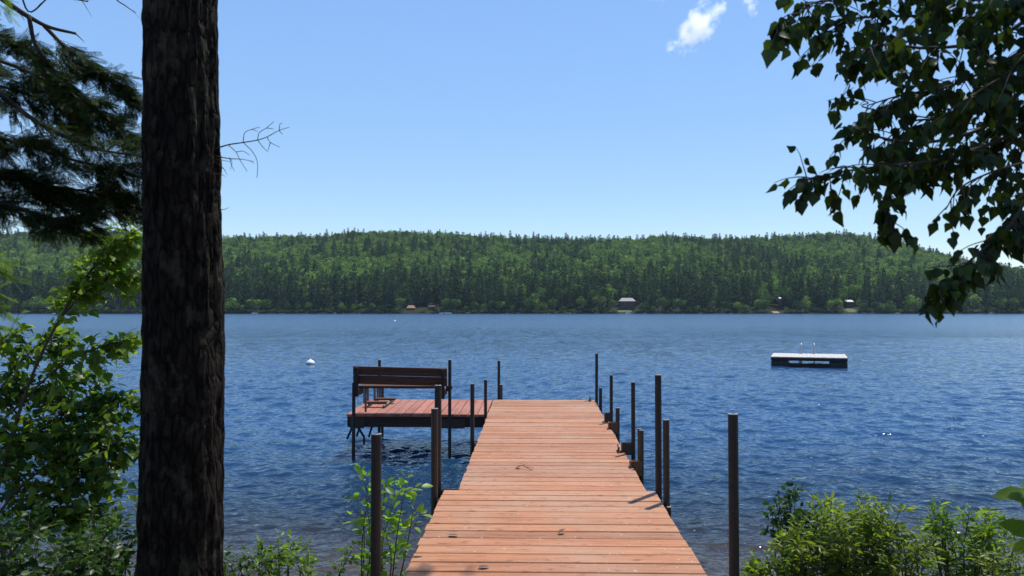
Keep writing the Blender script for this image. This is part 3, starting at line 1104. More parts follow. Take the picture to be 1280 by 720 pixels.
# the wooded hillside behind them, which reads as one mass
def wood(name, pts, protos, lo, hi, label):
    V = np.array([(x, y, hill_z(x, y) - .4) for x, y, s in pts])
    me = bpy.data.meshes.new(name)
    me.from_pydata([tuple(v) for v in V], [], [])
    a = me.attributes.new('tree_scale', 'FLOAT', 'POINT')
    a.data.foreach_set('value', [s for _, _, s in pts])
    o = bpy.data.objects.new(name, me)
    COL.objects.link(o)
    g = bpy.data.node_groups.new(name, 'GeometryNodeTree')
    g.interface.new_socket('Geometry', in_out='INPUT', socket_type='NodeSocketGeometry')
    g.interface.new_socket('Geometry', in_out='OUTPUT', socket_type='NodeSocketGeometry')
    gi, go = g.nodes.new('NodeGroupInput'), g.nodes.new('NodeGroupOutput')
    jn = g.nodes.new('GeometryNodeJoinGeometry')
    for pr in protos:
        oi = g.nodes.new('GeometryNodeObjectInfo')
        oi.transform_space = 'ORIGINAL'
        oi.inputs['Object'].default_value = [c for c in pr.children if c.name.startswith('crown')][0]
        oi.inputs['As Instance'].default_value = True
        g.links.new(oi.outputs['Geometry'], jn.inputs[0])
    ip = g.nodes.new('GeometryNodeInstanceOnPoints')
    ip.inputs['Pick Instance'].default_value = True
    ri = g.nodes.new('FunctionNodeRandomValue'); ri.data_type = 'INT'
    ri.inputs[4].default_value, ri.inputs[5].default_value = 0, len(protos) - 1
    rr = g.nodes.new('FunctionNodeRandomValue'); rr.data_type = 'FLOAT_VECTOR'
    rr.inputs[0].default_value = (-.03, -.03, 0); rr.inputs[1].default_value = (.03, .03, 6.28)
    na = g.nodes.new('GeometryNodeInputNamedAttribute'); na.data_type = 'FLOAT'
    na.inputs['Name'].default_value = 'tree_scale'
    g.links.new(gi.outputs[0], ip.inputs['Points'])
    g.links.new(jn.outputs[0], ip.inputs['Instance'])
    g.links.new(ri.outputs[2], ip.inputs['Instance Index'])
    g.links.new(rr.outputs[0], ip.inputs['Rotation'])
    g.links.new(na.outputs[0], ip.inputs['Scale'])
    g.links.new(ip.outputs[0], go.inputs[0])
    md = o.modifiers.new('trees', 'NODES')
    md.node_group = g
    tag(o, label, 'woods', kind='stuff')
    return o


pp, bb = [], []
STEP = 6.8
for y in np.arange(521, 1010, STEP):
    lim = .74 * y + 30
    for x in np.arange(-lim, lim, STEP):
        xx, yy = x + random.uniform(-2.4, 2.4), y + random.uniform(-2.4, 2.4)
        if clear(xx, yy): continue
        f = (yy - 515) / (RY - 515)
        v = mnoise.noise(Vector((xx * .011, yy * .008, 2))) * .6 + mnoise.noise(Vector((xx * .04, yy * .03, 9))) * .45
        share = lerp_tab([(0, .92), (.10, .80), (.2, .42), (.35, .18), (.7, .15), (.84, .25), (.93, .55), (1.2, .6)], f)
        if random.random() < min(.97, max(.03, share + v)):
            pp.append((xx, yy, (1 if f < .8 else .74) * random.uniform(.6, 1.15) * (1.12 if random.random() < .12 else 1)))
        else:
            bb.append((xx, yy, (1 if f < .8 else .85) * random.uniform(.9, 1.4)))
for x in np.arange(-380, 380, 1.7):                       # low brush along the water line
    xx, yy = x + random.uniform(-1, 1), random.uniform(501.2, 505)
    if not clear(xx, yy, 0): bb.append((xx, yy, random.uniform(.10, .24)))
wood('pine_woods', pp, PP, 0, 1, 'dark pines and hemlocks massed over the hillside across the lake')
wood('broadleaf_woods', bb, BP, 0, 1, 'light green leafy woods massed over the hillside across the lake')

# ------------------------------------------------------------------ far shore: cabins, boats, lawns
def cabin(px0, px1, y, ytop, yeave, ybot, roof, wall, label, depth=7.0, hip=True, nwin=3):
    x0, x1 = at(px0, 380, y)[0], at(px1, 380, y)[0]
    zb, ze, zt = at(px0, ybot, y)[2], at(px0, yeave, y)[2], at(px0, ytop, y)[2]
    cx = (x0 + x1) / 2
    o = thing('cabin', label, 'cabin', (cx, y, zb))
    w, h, rh = (x1 - x0) / 2, ze - zb, zt - ze
    wi = w * .90
    mb = MB(); mb.box(-wi, wi, .5, depth - .5, -1.5, h - .01)
    wo = mb.build('wall', M[wall], o, world=False)
    hx = w * .66 if hip else w
    V = [(-w, 0, h), (w, 0, h), (w, depth, h), (-w, depth, h), (-hx, depth / 2, h + rh), (hx, depth / 2, h + rh),
         (-w, 0, h - .2), (w, 0, h - .2), (w, depth, h - .2), (-w, depth, h - .2)]
    link('roof', V, [(0, 1, 5, 4), (1, 2, 5), (2, 3, 4, 5), (3, 0, 4), (0, 6, 7, 1), (1, 7, 8, 2), (2, 8, 9, 3), (3, 9, 6, 0), (6, 9, 8, 7)], M[roof], o, world=False)
    for k in range(nwin):
        xx = -wi + (k + .5) * 2 * wi / nwin
        mb = MB(); mb.box(xx - .55, xx + .55, .44, .497, h * .42, h * .78)
        mb.build('window', M['glass'], o, world=False)
    return o


cabin(774.5, 795, 512, 372.3, 376.4, 386.2, 'roofgrey', 'wallbrown', 'brown cabin with a grey hipped roof in the trees across the lake')
cabin(508, 518.5, 511, 381.5, 385.0, 389.5, 'rooftan', 'wallbrown', 'small cabin with a sunlit tan roof on the far shore above the bench', 5, True, 2)
cabin(535, 544, 511, 381.8, 383.2, 388, 'wallbrown', 'wallbrown', 'low dark brown hut right of the tan roofed cabin across the lake', 5, False, 2)
cabin(1058.5, 1067.5, 519, 374.8, 377.2, 381.5, 'roofwhite', 'wallbrown', 'cabin with a pale roof above the small lawn on the far shore', 6, False, 2)
cabin(974, 977, 512, 371.5, 373.0, 376.0, 'roofwhite', 'wallbrown', 'tiny pale roofed hut half hidden in the pines above the sandy spot across the lake', 3, False, 1)
cabin(1185, 1194, 512, 377.0, 378.3, 383, 'roofwhite', 'wallbrown', 'low pale roofed building behind the hanging birch twigs on the far shore', 5, False, 2)


def patch(name, px0, px1, y0, y1, mat):
    xs_ = np.linspace(at(px0, 385, 508)[0], at(px1, 385, 508)[0], 9)
    ys_ = np.linspace(y0, y1, 7)
    V = [(x, y, hill_z(x, y) + .05) for y in ys_ for x in xs_]
    Fc = np.array([(j * 9 + i, j * 9 + i + 1, (j + 1) * 9 + i + 1, (j + 1) * 9 + i) for j in range(6) for i in range(8)])
    tag(link(name, V, Fc, mat, smooth=True), kind='structure')


M['lawn'] = mat_plain('sunny lawn', (0.065, 0.095, 0.03), .95, 0, .25, 1.5)
patch('lawn', 1057, 1072, 503.5, 518, M['lawn'])
patch('lawn', 770, 789, 503.5, 511, M['lawn'])
patch('beach', 962.5, 970.5, 501.5, 506, M['sand'])


def boat(px, y, L, rot, label, cabin_=True):
    x = (px - 640) / F * y
    o = thing('boat', label, 'boat', (x, y, 0), 'boats moored along the far shore')
    o.rotation_euler = (0, 0, rot)
    V, Fc = [], []
    st = [(-.5, .62, .60), (-.25, .8, .62), (.1, .8, .68), (.35, .5, .78), (.5, .03, .9)]
    for (u, w, h) in st:
        V += [(u * L, -w * L * .18, h), (u * L, -w * L * .13, -.2), (u * L, w * L * .13, -.2), (u * L, w * L * .18, h)]
    for k in range(4):
        for j in range(3):
            Fc.append((k * 4 + j, k * 4 + 4 + j, k * 4 + 5 + j, k * 4 + 1 + j))
        Fc.append((k * 4 + 3, k * 4 + 7, k * 4 + 4, k * 4))
    Fc.append((0, 1, 2, 3))
    link('hull', V, Fc, M['white'], o, world=False)
    if cabin_:
        mb = MB(); mb.box(-.12 * L, .18 * L, -.10 * L, .10 * L, .69, 1.25, .08)
        mb.build('windshield', M['glass'], o, world=False)
    mb = MB(); mb.box(-.56 * L, -.505 * L, -.05 * L, .05 * L, .1, 1.0, .05)
    mb.build('outboard_motor', M['foam'], o, world=False)


boat(560.5, 499, 4.6, R(165), 'white motorboat at the far waterline just above the bench pole')
boat(552, 500, 3.0, R(10), 'small cream rowing boat behind the white motorboat on the far shore', False)
boat(785, 499.5, 3.4, R(200), 'small white boat at the far waterline under the grey roofed cabin', False)
boat(319, 499, 4.0, R(175), 'low pale boat at the far waterline right of the big trunk', False)

# rocks along the far water line
for k in range(46):
    x = random.uniform(-330, 330)
    s = random.uniform(.35, 1.1)
    rr = np.random.default_rng(k)
    V, Fc = [], []
    for i in range(5):
        for j in range(8):
            a, e = 6.283 * j / 8, -1.3 + 2.6 * i / 4
            q = s * rr.uniform(.75, 1.15)
            V.append((q * 1.4 * math.cos(e) * math.cos(a), q * math.cos(e) * math.sin(a), q * .6 * math.sin(e)))
    for i in range(4):
        for j in range(8):
            Fc.append((i * 8 + j, i * 8 + (j + 1) % 8, i * 8 + 8 + (j + 1) % 8, i * 8 + 8 + j))
    Fc += [tuple(range(8))[::-1], tuple(range(32, 40))]
    o = link('shore_rock', V, Fc, M['rock'])
    o.location = (x, random.uniform(499.6, 501.2), .1)
    tag(o, 'small grey rock at the waterline under the far trees', 'rock', 'grey rocks along the far waterline')

# ------------------------------------------------------------------ big trunk at the left
tx = at(228, 388, 3.4)
bt = thing('big_tree', 'thick dark furrowed tree trunk standing at the left, close to the viewer', 'tree', (float(tx[0]), 3.4, .1))
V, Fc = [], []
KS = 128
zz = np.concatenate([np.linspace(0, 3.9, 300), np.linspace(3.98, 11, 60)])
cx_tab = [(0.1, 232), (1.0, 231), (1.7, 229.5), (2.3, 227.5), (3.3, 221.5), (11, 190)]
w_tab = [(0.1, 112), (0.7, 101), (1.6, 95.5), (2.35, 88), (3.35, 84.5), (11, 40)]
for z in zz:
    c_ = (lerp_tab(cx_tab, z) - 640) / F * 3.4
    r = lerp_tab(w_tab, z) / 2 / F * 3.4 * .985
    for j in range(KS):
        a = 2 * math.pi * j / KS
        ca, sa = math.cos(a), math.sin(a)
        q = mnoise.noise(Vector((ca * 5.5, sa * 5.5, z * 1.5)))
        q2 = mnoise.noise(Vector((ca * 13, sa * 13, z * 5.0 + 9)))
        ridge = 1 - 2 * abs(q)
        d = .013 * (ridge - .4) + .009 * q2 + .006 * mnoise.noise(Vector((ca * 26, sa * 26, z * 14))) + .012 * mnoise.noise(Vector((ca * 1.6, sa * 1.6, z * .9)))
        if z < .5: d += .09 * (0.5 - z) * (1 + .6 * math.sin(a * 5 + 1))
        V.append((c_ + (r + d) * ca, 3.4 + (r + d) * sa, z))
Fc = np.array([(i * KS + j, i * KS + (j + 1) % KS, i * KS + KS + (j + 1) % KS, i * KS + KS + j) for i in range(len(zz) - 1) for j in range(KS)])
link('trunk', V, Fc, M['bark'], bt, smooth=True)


def dead(lines, r):
    mb = MB()
    for i, ln in enumerate(lines):
        pts = smooth_poly([at(px, py, 3.4 + dz) for px, py, dz in ln], 4)
        mb.tube(pts, r if i == 0 else r * .5, r * .3, 5)
    mb.build('dead_branch', M['darkstem'], bt, smooth=True)


dead([[(262, 188, 0), (285, 181, -.02), (304, 178, .0), (322, 175, .03), (334, 171, .05), (349, 163, .05), (362, 159, .08)],
      [(304, 178, 0), (306, 166, .02), (314, 162, .06), (322, 164, .10)], [(322, 175, .03), (324, 166, 0), (333, 160, -.03), (342, 152, -.05)],
      [(333, 160, -.03), (342, 161, -.06)], [(349, 163, .05), (350, 155, .08), (353, 154, .1)], [(349, 163, .05), (353, 168, .08)],
      [(334, 171, .05), (338, 178, .08), (350, 184, .13)], [(338, 178, .08), (335, 188, .1)], [(322, 175, .03), (328, 183, 0), (335, 190, -.03)],
      [(304, 178, 0), (315, 189, -.03), (321, 200, -.05), (322, 212, -.05), (321, 222, -.05)], [(285, 181, -.02), (295, 190, .03), (300, 200, .06), (309, 214, .08)],
      [(295, 190, .03), (304, 189, .08), (312, 194, .12)], [(314, 162, .06), (320, 160, .1), (325, 159, .12)]], .0036)
dead([[(262, 193, 0), (285, 198, .04), (302, 199, .08), (318, 202, .12)], [(287, 197, .04), (289, 205, .08), (293, 214, .1)], [(287, 197, .04), (290, 203, 0), (288, 212, -.03)],
      [(270, 199, 0), (288, 202, -.05)], [(302, 199, .08), (312, 201, .04), (317, 204, .02)]], .0030)
dead([[(264, 200, 0), (278, 209, .03), (284, 219, .05)], [(272, 206, .02), (282, 213, .0)]], .0022)
dead([[(265, 217, 0), (276, 218, -.03), (282, 221, -.05)]], .0022)
dead([[(268, 261, 0), (279, 262, -.03), (287, 259, -.05)]], .002)

# limbs and needle crown higher up (above the picture)
wood_ = MB(); lf = Leafer()
for k in range(34):
    z = random.uniform(5.3, 10.6)
    a = random.uniform(0, 6.28)
    ln = random.uniform(.7, 1.6) * (1.15 - .6 * (z - 5.3) / 5.3)
    p0 = np.array([(lerp_tab(cx_tab, z) - 640) / F * 3.4, 3.4, z])
    d = np.array([math.cos(a), math.sin(a), .05])
    pts = twig_path(p0, d, ln, .02, 6, .1)
    wood_.tube(pts, .022, .006, 5)
    for q in range(60):
        i = random.randrange(1, 6); P = pts[i] + (pts[i + 1] - pts[i]) * random.random()
        P = P + rv(.16) * np.array([1, 1, .5])
        if math.hypot(P[0] + 1.38 - (P[2] - 1.8) * .287, P[1] - 3.4 - (P[2] - 1.8) * .342) < .62: continue  # gap shaped into the unseen crown so sun grazes the trunk
        lf.add(P, d + rv(.7), np.array([0, 0, 1]) + rv(.4), random.uniform(.16, .30))
# one long low limb that throws the patch of shade on the dock's shore end
p0 = np.array([-1.35, 3.4, 5.35])
pts = smooth_poly([p0, (-.6, 4.6, 5.45), (.25, 5.8, 5.45), (.72, 6.5, 5.35)], 5)
wood_.tube(pts, .03, .008, 6)
for q in range(90):
    P = np.array([.60, 6.35, 5.35]) + rv(.13) * np.array([1.2, 1.0, .4])
    lf.add(P, np.array([.6, .7, 0]) + rv(.7), np.array([0, 0, 1]) + rv(.4), random.uniform(.14, .22))
wood_.build('limbs', M['bark'], bt, smooth=True)
lf.build('crown', T_NEEDLE, M['needle'], bt)

# ------------------------------------------------------------------ hemlock boughs, upper left
HY = 4.15
hp = at(-330, 388, HY)
hem = thing('hemlock_tree', 'dark hemlock whose drooping needle boughs fill the upper left corner', 'tree', (float(hp[0]), HY, .1))
mb = MB(); mb.tube([(hp[0], HY, .0), (hp[0], HY, 4), (hp[0] + .1, HY, 9)], .2, .07, 14)
mb.build('trunk', M['bark'], hem, smooth=True)
wood_ = MB(); lf = Leafer()


def bough(pts, r, n, ln, dens=1.0, sprays=7):
    P = smooth_poly(pts, 6)
    wood_.tube(P, r, r * .35, 6)
    m = len(P) - 1
    for k in range(n):
        tt = random.uniform(.04, 1) * m
        i = min(int(tt), m - 1)
        q = P[i] + (P[i + 1] - P[i]) * (tt - i)
        d0 = unit(P[i + 1] - P[i])
        s = 1 if random.random() < .5 else -1
        sd = np.cross(d0, np.array([0, 0, 1.0])) * s
        upd = np.array([0, 0, random.uniform(-.75, .45)])
        d = unit(d0 * .75 + sd * random.uniform(.2, 1.0) + upd)
        L = ln * random.uniform(.5, 1.15)
        tp2 = twig_path(q, d, L, .05, 4, .12)
        wood_.tube(tp2, r * .22, r * .08, 3, cap=False)
        for z in range(int(sprays * dens * 2.1)):
            u = random.uniform(.15, 1) * 3.999
            j = int(u)
            w = tp2[j] + (tp2[j + 1] - tp2[j]) * (u - j)
            dd = unit(tp2[j + 1] - tp2[j])
            sx = unit(np.cross(dd, np.array([0, 0, 1.0]))) * (1 if random.random() < .5 else -1)
            lf.add(w, dd * .8 + sx * .8 + rv(.4) + np.array([0, 0, -.15]), np.array([0, 0, 1]) + rv(.6), random.uniform(.055, .115))


def bp(L, dz=0.0):
    return [at(px, py, HY + dz + k * .04) for k, (px, py) in enumerate(L)]


bough(bp([(-330, -190), (-80, -60), (10, 4), (38, 22), (62, 34), (95, 42)], -.1), .022, 4, .10, 0)
bough(bp([(36, 20), (44, 55), (65, 85), (90, 112), (115, 132), (150, 160), (182, 175)], .0), .013, 34, .20, 1.0)
bough(bp([(55, 32), (85, 62), (112, 78), (140, 98), (178, 125)], .15), .012, 40, .18, 1.0)
bough(bp([(-330, -60), (-60, 70), (0, 118), (40, 148), (80, 170), (120, 186), (180, 196)], -.15), .018, 30, .22, .8)
bough(bp([(-330, 40), (-80, 60), (-20, 70), (40, 92), (90, 120), (140, 150)], .3), .016, 62, .28, 1.2)
bough(bp([(-330, 110), (-60, 150), (0, 172), (60, 190), (110, 205), (182, 222)], .1), .016, 70, .24, 1.25)
bough(bp([(-330, 200), (-70, 205), (0, 215), (50, 230), (100, 238), (175, 250)], .25), .016, 88, .24, 1.4)
bough(bp([(-330, 230), (-90, 240), (-20, 250), (30, 262), (70, 275), (100, 270)], .0), .016, 62, .22, 1.3)
bough(bp([(-330, 20), (-80, 20), (-20, 40), (30, 60), (60, 82), (80, 105)], .5), .014, 55, .26, 1.2)
bough(bp([(-300, 120), (-80, 95), (-10, 105), (50, 125), (100, 150)], .45), .012, 50, .24, 1.2)
bough(bp([(-60, -120), (20, -40), (60, -8), (90, -2), (110, 2)], .2), .010, 5, .10, 0)
bough(bp([(20, -40), (35, 14), (62, -4), (85, -10)], -.2), .006, 3, .08, 0)
bough(bp([(120, -60), (140, -8), (158, 8), (170, 16)], .1), .005, 2, .08, 0)
wood_.build('branches', M['darkstem'], hem, smooth=True)
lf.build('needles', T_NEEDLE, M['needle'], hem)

# ------------------------------------------------------------------ birch, upper right
bx, by = 2.35, 3.0
birch = thing('birch_tree', 'birch with dark hanging pointed leaves filling the upper right corner', 'tree', (bx, by, ground_z(bx, by)))
mb = MB(); mb.tube([(bx, by, 0), (bx + .05, by, 2), (bx - .05, by + .05, 5), (bx, by, 8)], .09, .03, 12)
mb.build('trunk', M['birchbark'], birch, smooth=True)
wood_ = MB(); lf = Leafer()


def birch_bough(pts, r, n, ln, nl, size=.047, t0=.15):
    P = smooth_poly(pts, 6)
    wood_.tube(P, r, r * .3, 6)
    m = len(P) - 1
    n = max(2, int(n * .86))
    for k in range(n):
        tt = (t0 + (1 - t0) * (k + random.random()) / n) * m
        i = min(int(tt), m - 1)
        q = P[i] + (P[i + 1] - P[i]) * (tt - i)
        d0 = unit(P[i + 1] - P[i])
        d = unit(d0 * .6 + rv(.7) + np.array([0, 0, -.3]))
        leafy_twig(lf, wood_, q, d, ln * random.uniform(.5, 1.5), nl + 1, size, droop=1.0, sag=.12, r=.0022, flat=.1, side=.5)


def bb_(L, Y0=2.7, dy=-.04):
    out = [np.array([bx, by, at(L[0][0], L[0][1], Y0)[2] - .05])]
    for k, (px, py) in enumerate(L):
        out.append(at(px, py, Y0 + dy * k))
    return out


birch_bough(bb_([(1330, -60), (1200, -30), (1100, -6), (1035, 0), (1000, 8)], 2.7), .009, 36, .13, 5)
birch_bough(bb_([(1330, -20), (1230, 20), (1140, 20), (1080, 22), (1030, 35)], 2.9), .009, 44, .14, 6)
birch_bough(bb_([(1330, 10), (1240, 50), (1160, 60), (1110, 55), (1080, 62)], 2.6), .009, 44, .14, 6)
birch_bough(bb_([(1340, 50), (1280, 110), (1232, 158), (1160, 178), (1110, 174), (1066, 160)], 2.75), .010, 46, .14, 6)
birch_bough(bb_([(1330, 40), (1240, 85), (1180, 110), (1130, 118), (1084, 132)], 2.95), .008, 46, .14, 6)
birch_bough(bb_([(1335, 90), (1250, 130), (1190, 150), (1140, 152), (1092, 188)], 3.05), .008, 40, .14, 6)
birch_bough(bb_([(1340, 130), (1250, 175), (1170, 200), (1100, 208), (1045, 216), (1006, 225)], 2.55), .008, 44, .10, 4, t0=.25)
birch_bough(bb_([(1340, 150), (1240, 190), (1170, 208), (1120, 222), (1105, 250), (1112, 278)], 2.7), .007, 30, .11, 4, t0=.3)
birch_bough(bb_([(1340, 180), (1290, 200), (1240, 215), (1200, 235), (1182, 262)], 2.6), .006, 14, .10, 3, t0=.3)
birch_bough(bb_([(1340, 190), (1290, 240), (1260, 285), (1222, 318), (1195, 342), (1168, 365)], 2.45, -.02), .007, 40, .075, 4, t0=.30)
birch_bough(bb_([(1345, 210), (1300, 240), (1270, 262), (1245, 300)], 2.65), .006, 26, .12, 4, t0=.3)
birch_bough(bb_([(1345, 110), (1300, 140), (1265, 190), (1240, 230)], 2.9), .006, 22, .12, 4, t0=.3)
birch_bough(bb_([(1345, -40), (1280, -10), (1230, 0), (1170, -8)], 2.4), .006, 36, .14, 6)
birch_bough(bb_([(1345, 20), (1300, 50), (1260, 90), (1215, 120)], 2.5), .006, 44, .14, 6)
birch_bough(bb_([(1090, -30), (1050, -6), (1010, 10), (985, 24), (972, 38)], 2.6), .003, 11, .06, 3, .055, t0=.6)
birch_bough(bb_([(1110, 140), (1085, 128), (1062, 122), (1042, 130)], 2.7), .003, 3, .05, 2, .05, t0=.85)
# the crown above the picture
for k in range(520):
    z = random.uniform(3.7, 6.8)
    a, rr = random.uniform(0, 6.28), 1.9 * math.sqrt(random.random())
    P = np.array([bx + rr * math.cos(a), by + .35 + rr * math.sin(a), z])
    if P[2] < CAM_Z + .43 * P[1] + .25: continue
    leafy_twig(lf, None, P, rv(1) + np.array([0, 0, -.3]), .25, 9, .075, droop=.6, sag=.1, flat=.6)
for k in range(14):
    a = random.uniform(0, 6.28); z = random.uniform(4.2, 6.4)
    wood_.tube(twig_path((bx, by, z - .4), (math.cos(a), math.sin(a), .35), 1.7, .03, 5), .014, .004, 5)
wood_.build('branches', M['darkstem'], birch, smooth=True)
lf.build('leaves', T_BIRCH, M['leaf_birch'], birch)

# ------------------------------------------------------------------ sapling, left
SY = 4.9
sx0 = at(-60, 388, SY)[0]
sap = thing('birch_sapling', 'slender sapling left of the big trunk with yellow green leaves glowing in the sun', 'tree', (float(sx0), SY, ground_z(sx0, SY)))
wood_ = MB(); lf = Leafer()


def sap_bough(L, r, n, ln, nl, size=.064, dz=0.0, t0=.2):
    n = int(n * 1.45)
    P = smooth_poly([at(px, py, SY + dz + .05 * k) for k, (px, py) in enumerate(L)], 6)
    wood_.tube(P, r, r * .3, 6)
    m = len(P) - 1
    for k in range(n):
        tt = (t0 + (1 - t0) * (k + random.random()) / n) * m
        i = min(int(tt), m - 1)
        q = P[i] + (P[i + 1] - P[i]) * (tt - i)
        d = unit(unit(P[i + 1] - P[i]) * .7 + rv(.6) + np.array([0, 0, .05]))
        leafy_twig(lf, wood_, q, d, ln * random.uniform(.5, 1.2), nl, size, droop=.45, sag=.06, r=.0025, flat=.7)


sap_bough([(-60, 860), (0, 600), (40, 470), (80, 390), (120, 330), (160, 295)], .014, 46, .20, 6, t0=.62)
sap_bough([(40, 470), (75, 400), (115, 360), (150, 345), (168, 350)], .007, 24, .18, 6, .066, .1)
sap_bough([(-60, 700), (-20, 560), (30, 500), (80, 455), (130, 432), (150, 428)], .011, 34, .18, 5, t0=.5)
wood_.build('branches', M['stem'], sap, smooth=True)
lf.build('leaves', T_BIRCH, M['leaf_sap'], sap)
# the fuller bush below it; its shade is put into darker leaf colours
bx0 = at(-110, 388, SY + .1)[0]
bush = thing('leafy_bush', 'full dim green bush filling the left edge below the glowing sapling', 'bush', (float(bx0), SY + .1, ground_z(bx0, SY + .1)))
wood_ = MB(); lf = Leafer()
wood_.tube(smooth_poly([at(-60, 900, SY + .1), at(-60, 780, SY + .1), at(-70, 680, SY + .1), at(-88, 600, SY + .2), at(-90, 540, SY + .25)], 4), .02, .010, 7)
sap_bough([(-60, 720), (0, 600), (60, 530), (110, 500), (160, 500)], .011, 62, .26, 7, dz=.1, t0=.2)
sap_bough([(-60, 760), (0, 640), (60, 580), (110, 550), (150, 560)], .011, 66, .26, 6, dz=-.05, t0=.3)
sap_bough([(-80, 640), (-20, 520), (20, 460), (50, 430), (75, 425)], .009, 34, .2, 5, dz=.2, t0=.35)
sap_bough([(-60, 800), (0, 680), (50, 620), (100, 590), (130, 600)], .011, 50, .25, 6, dz=.15, t0=.3)
sap_bough([(-90, 600), (-60, 500), (-20, 440), (10, 420)], .008, 22, .2, 5, dz=.1)
sap_bough([(-60, 840), (-10, 700), (40, 650), (80, 640), (120, 650)], .009, 50, .25, 7, dz=.1, t0=.2)
sap_bough([(-90, 640), (-30, 560), (20, 545), (80, 545), (120, 530)], .009, 54, .24, 7, dz=.25, t0=.3)
sap_bough([(-90, 560), (-30, 500), (10, 490), (60, 490), (100, 470)], .009, 44, .22, 6, dz=.25, t0=.3)
wood_.build('branches', M['stem'], bush, smooth=True)
lf.build('leaves', T_BIRCH, M['leaf_bush'], bush)

# larch tip at the very left edge
lx = at(-90, 388, 3.6)
lar = thing('larch_sapling', 'yellow green feathery larch twigs poking in at the left edge', 'tree', (float(lx[0]), 3.6, .2))
wood_ = MB(); lf = Leafer()
wood_.tube([(lx[0], 3.6, .2), (lx[0], 3.6, 2.6)], .015, .006, 8)
for (x0, y0, x1, y1) in ((-90, 300, 14, 348), (-90, 320, 10, 375), (-90, 350, 5, 392), (-90, 380, 4, 412), (-90, 290, 8, 330), (-90, -60, 8, 14), (-90, -90, 16, 2)):
    a, b_ = at(x0, y0, 3.6), at(x1, y1, 3.65)
    wood_.tube([a, a * .5 + b_ * .5 + [0, 0, .02], b_], .004, .001, 4)
    for k in range(26):
        q = a + (b_ - a) * random.uniform(.3, 1)
        lf.add(q, unit(b_ - a) + rv(.45), np.array([0, 0, 1]) + rv(.5), random.uniform(.05, .09))
wood_.build('stem', M['stem'], lar, smooth=True)
lf.build('needles', T_NEEDLE, M['larch'], lar)


# ------------------------------------------------------------------ shrubs by the water
def shrub(name, label, cat, px, Y, htop, spread, nstem, ntw, twl, nl, size, tpl, leafmat, group=None, droop=.15, start=.3, lean=(0, 0), flat=.7, side=.8):
    """htop: photo row of its top; stems fan out of one root"""
    x = (px - 640) / F * Y
    z0 = ground_z(x, Y)
    H = at(px, htop, Y)[2] - z0
    o = thing(name, label, cat, (x, Y, z0), group)
    wd_, lf = MB(), Leafer()
    for s in range(nstem):
        a = random.uniform(0, 6.28)
        sp2 = spread * math.sqrt(random.random())
        hh = H * random.uniform(.72, 1.0) if s else H
        top = np.array([x + sp2 * math.cos(a) + lean[0], Y + sp2 * math.sin(a) * .7 + lean[1], z0 + hh])
        root = np.array([x + .2 * sp2 * math.cos(a), Y + .15 * sp2 * math.sin(a), z0 - .03])
        mid = root * .5 + top * .5 + rv(.04) + np.array([-.1 * sp2 * math.cos(a), 0, .05])
        P = smooth_poly([root, mid, top], 6)
        wd_.tube(P, .006, .002, 5)
        m = len(P) - 1
        for k in range(ntw):
            tt = (start + (1 - start) * (k + random.random()) / ntw) * m
            i = min(int(tt), m - 1)
            q = P[i] + (P[i + 1] - P[i]) * (tt - i)
            b2 = 2.4 * k + random.uniform(-.5, .5)
            d = unit(np.array([math.cos(b2), math.sin(b2), random.uniform(.2, .9)]))
            leafy_twig(lf, wd_, q, d, twl * random.uniform(.5, 1.2) * (1.15 - .5 * tt / m), nl, size, droop=droop, sag=.02, r=.0018, flat=flat, side=side)
        leafy_twig(lf, None, P[-2], P[-1] - P[-2], twl * .6, nl, size * .8, droop=-.1, sag=0, flat=flat, side=side)
    wd_.build('stems', M['stem'], o, smooth=True)
    lf.build('leaves', tpl, M[leafmat], o)
    return o


SG = 'shrubs growing along the near bank'
shrub('alder_shrub', 'bright green young alder beside the left edge of the dock, behind a thick pole', 'shrub', 482, 5.25, 590, .20, 6, 6, .17, 5, .072, T_OVAL, 'leaf_alder', SG, droop=.1, start=.1)
shrub('alder_shrub', 'thin alder shoot with a few big lit leaves just left of the thick pole', 'shrub', 452, 5.3, 612, .14, 3, 6, .16, 3, .066, T_OVAL, 'leaf_alder', SG, start=.15)
shrub('leafy_shrub', 'low fine leaved shrub at the bottom edge right of the big trunk', 'shrub', 305, 5.0, 684, .28, 9, 6, .14, 5, .042, T_OVAL, 'leaf_dark', SG)
shrub('leafy_shrub', 'low shrub with yellow green tips in the middle of the bottom left bank', 'shrub', 355, 5.1, 676, .26, 8, 6, .13, 5, .045, T_OVAL, 'leaf_sap', SG)
shrub('leafy_shrub', 'sparse low shrub at the bottom edge left of the thick pole', 'shrub', 408, 5.1, 680, .22, 6, 5, .13, 5, .045, T_OVAL, 'leaf_sap', SG)
shrub('leafy_shrub', 'dark dense shrub at the bottom between the sapling and the big trunk', 'shrub', 150, 4.6, 640, .24, 12, 8, .16, 6, .05, T_OVAL, 'leaf_dark', SG)
shrub('leafy_shrub', 'dark shaded shrub in the bottom left corner', 'shrub', 30, 4.0, 650, .35, 16, 8, .2, 6, .05, T_OVAL, 'leaf_dark', SG)
shrub('leafy_shrub', 'shaded shrub at the bottom left below the sapling', 'shrub', 95, 4.3, 672, .28, 12, 7, .18, 6, .05, T_OVAL, 'leaf_dark', SG)
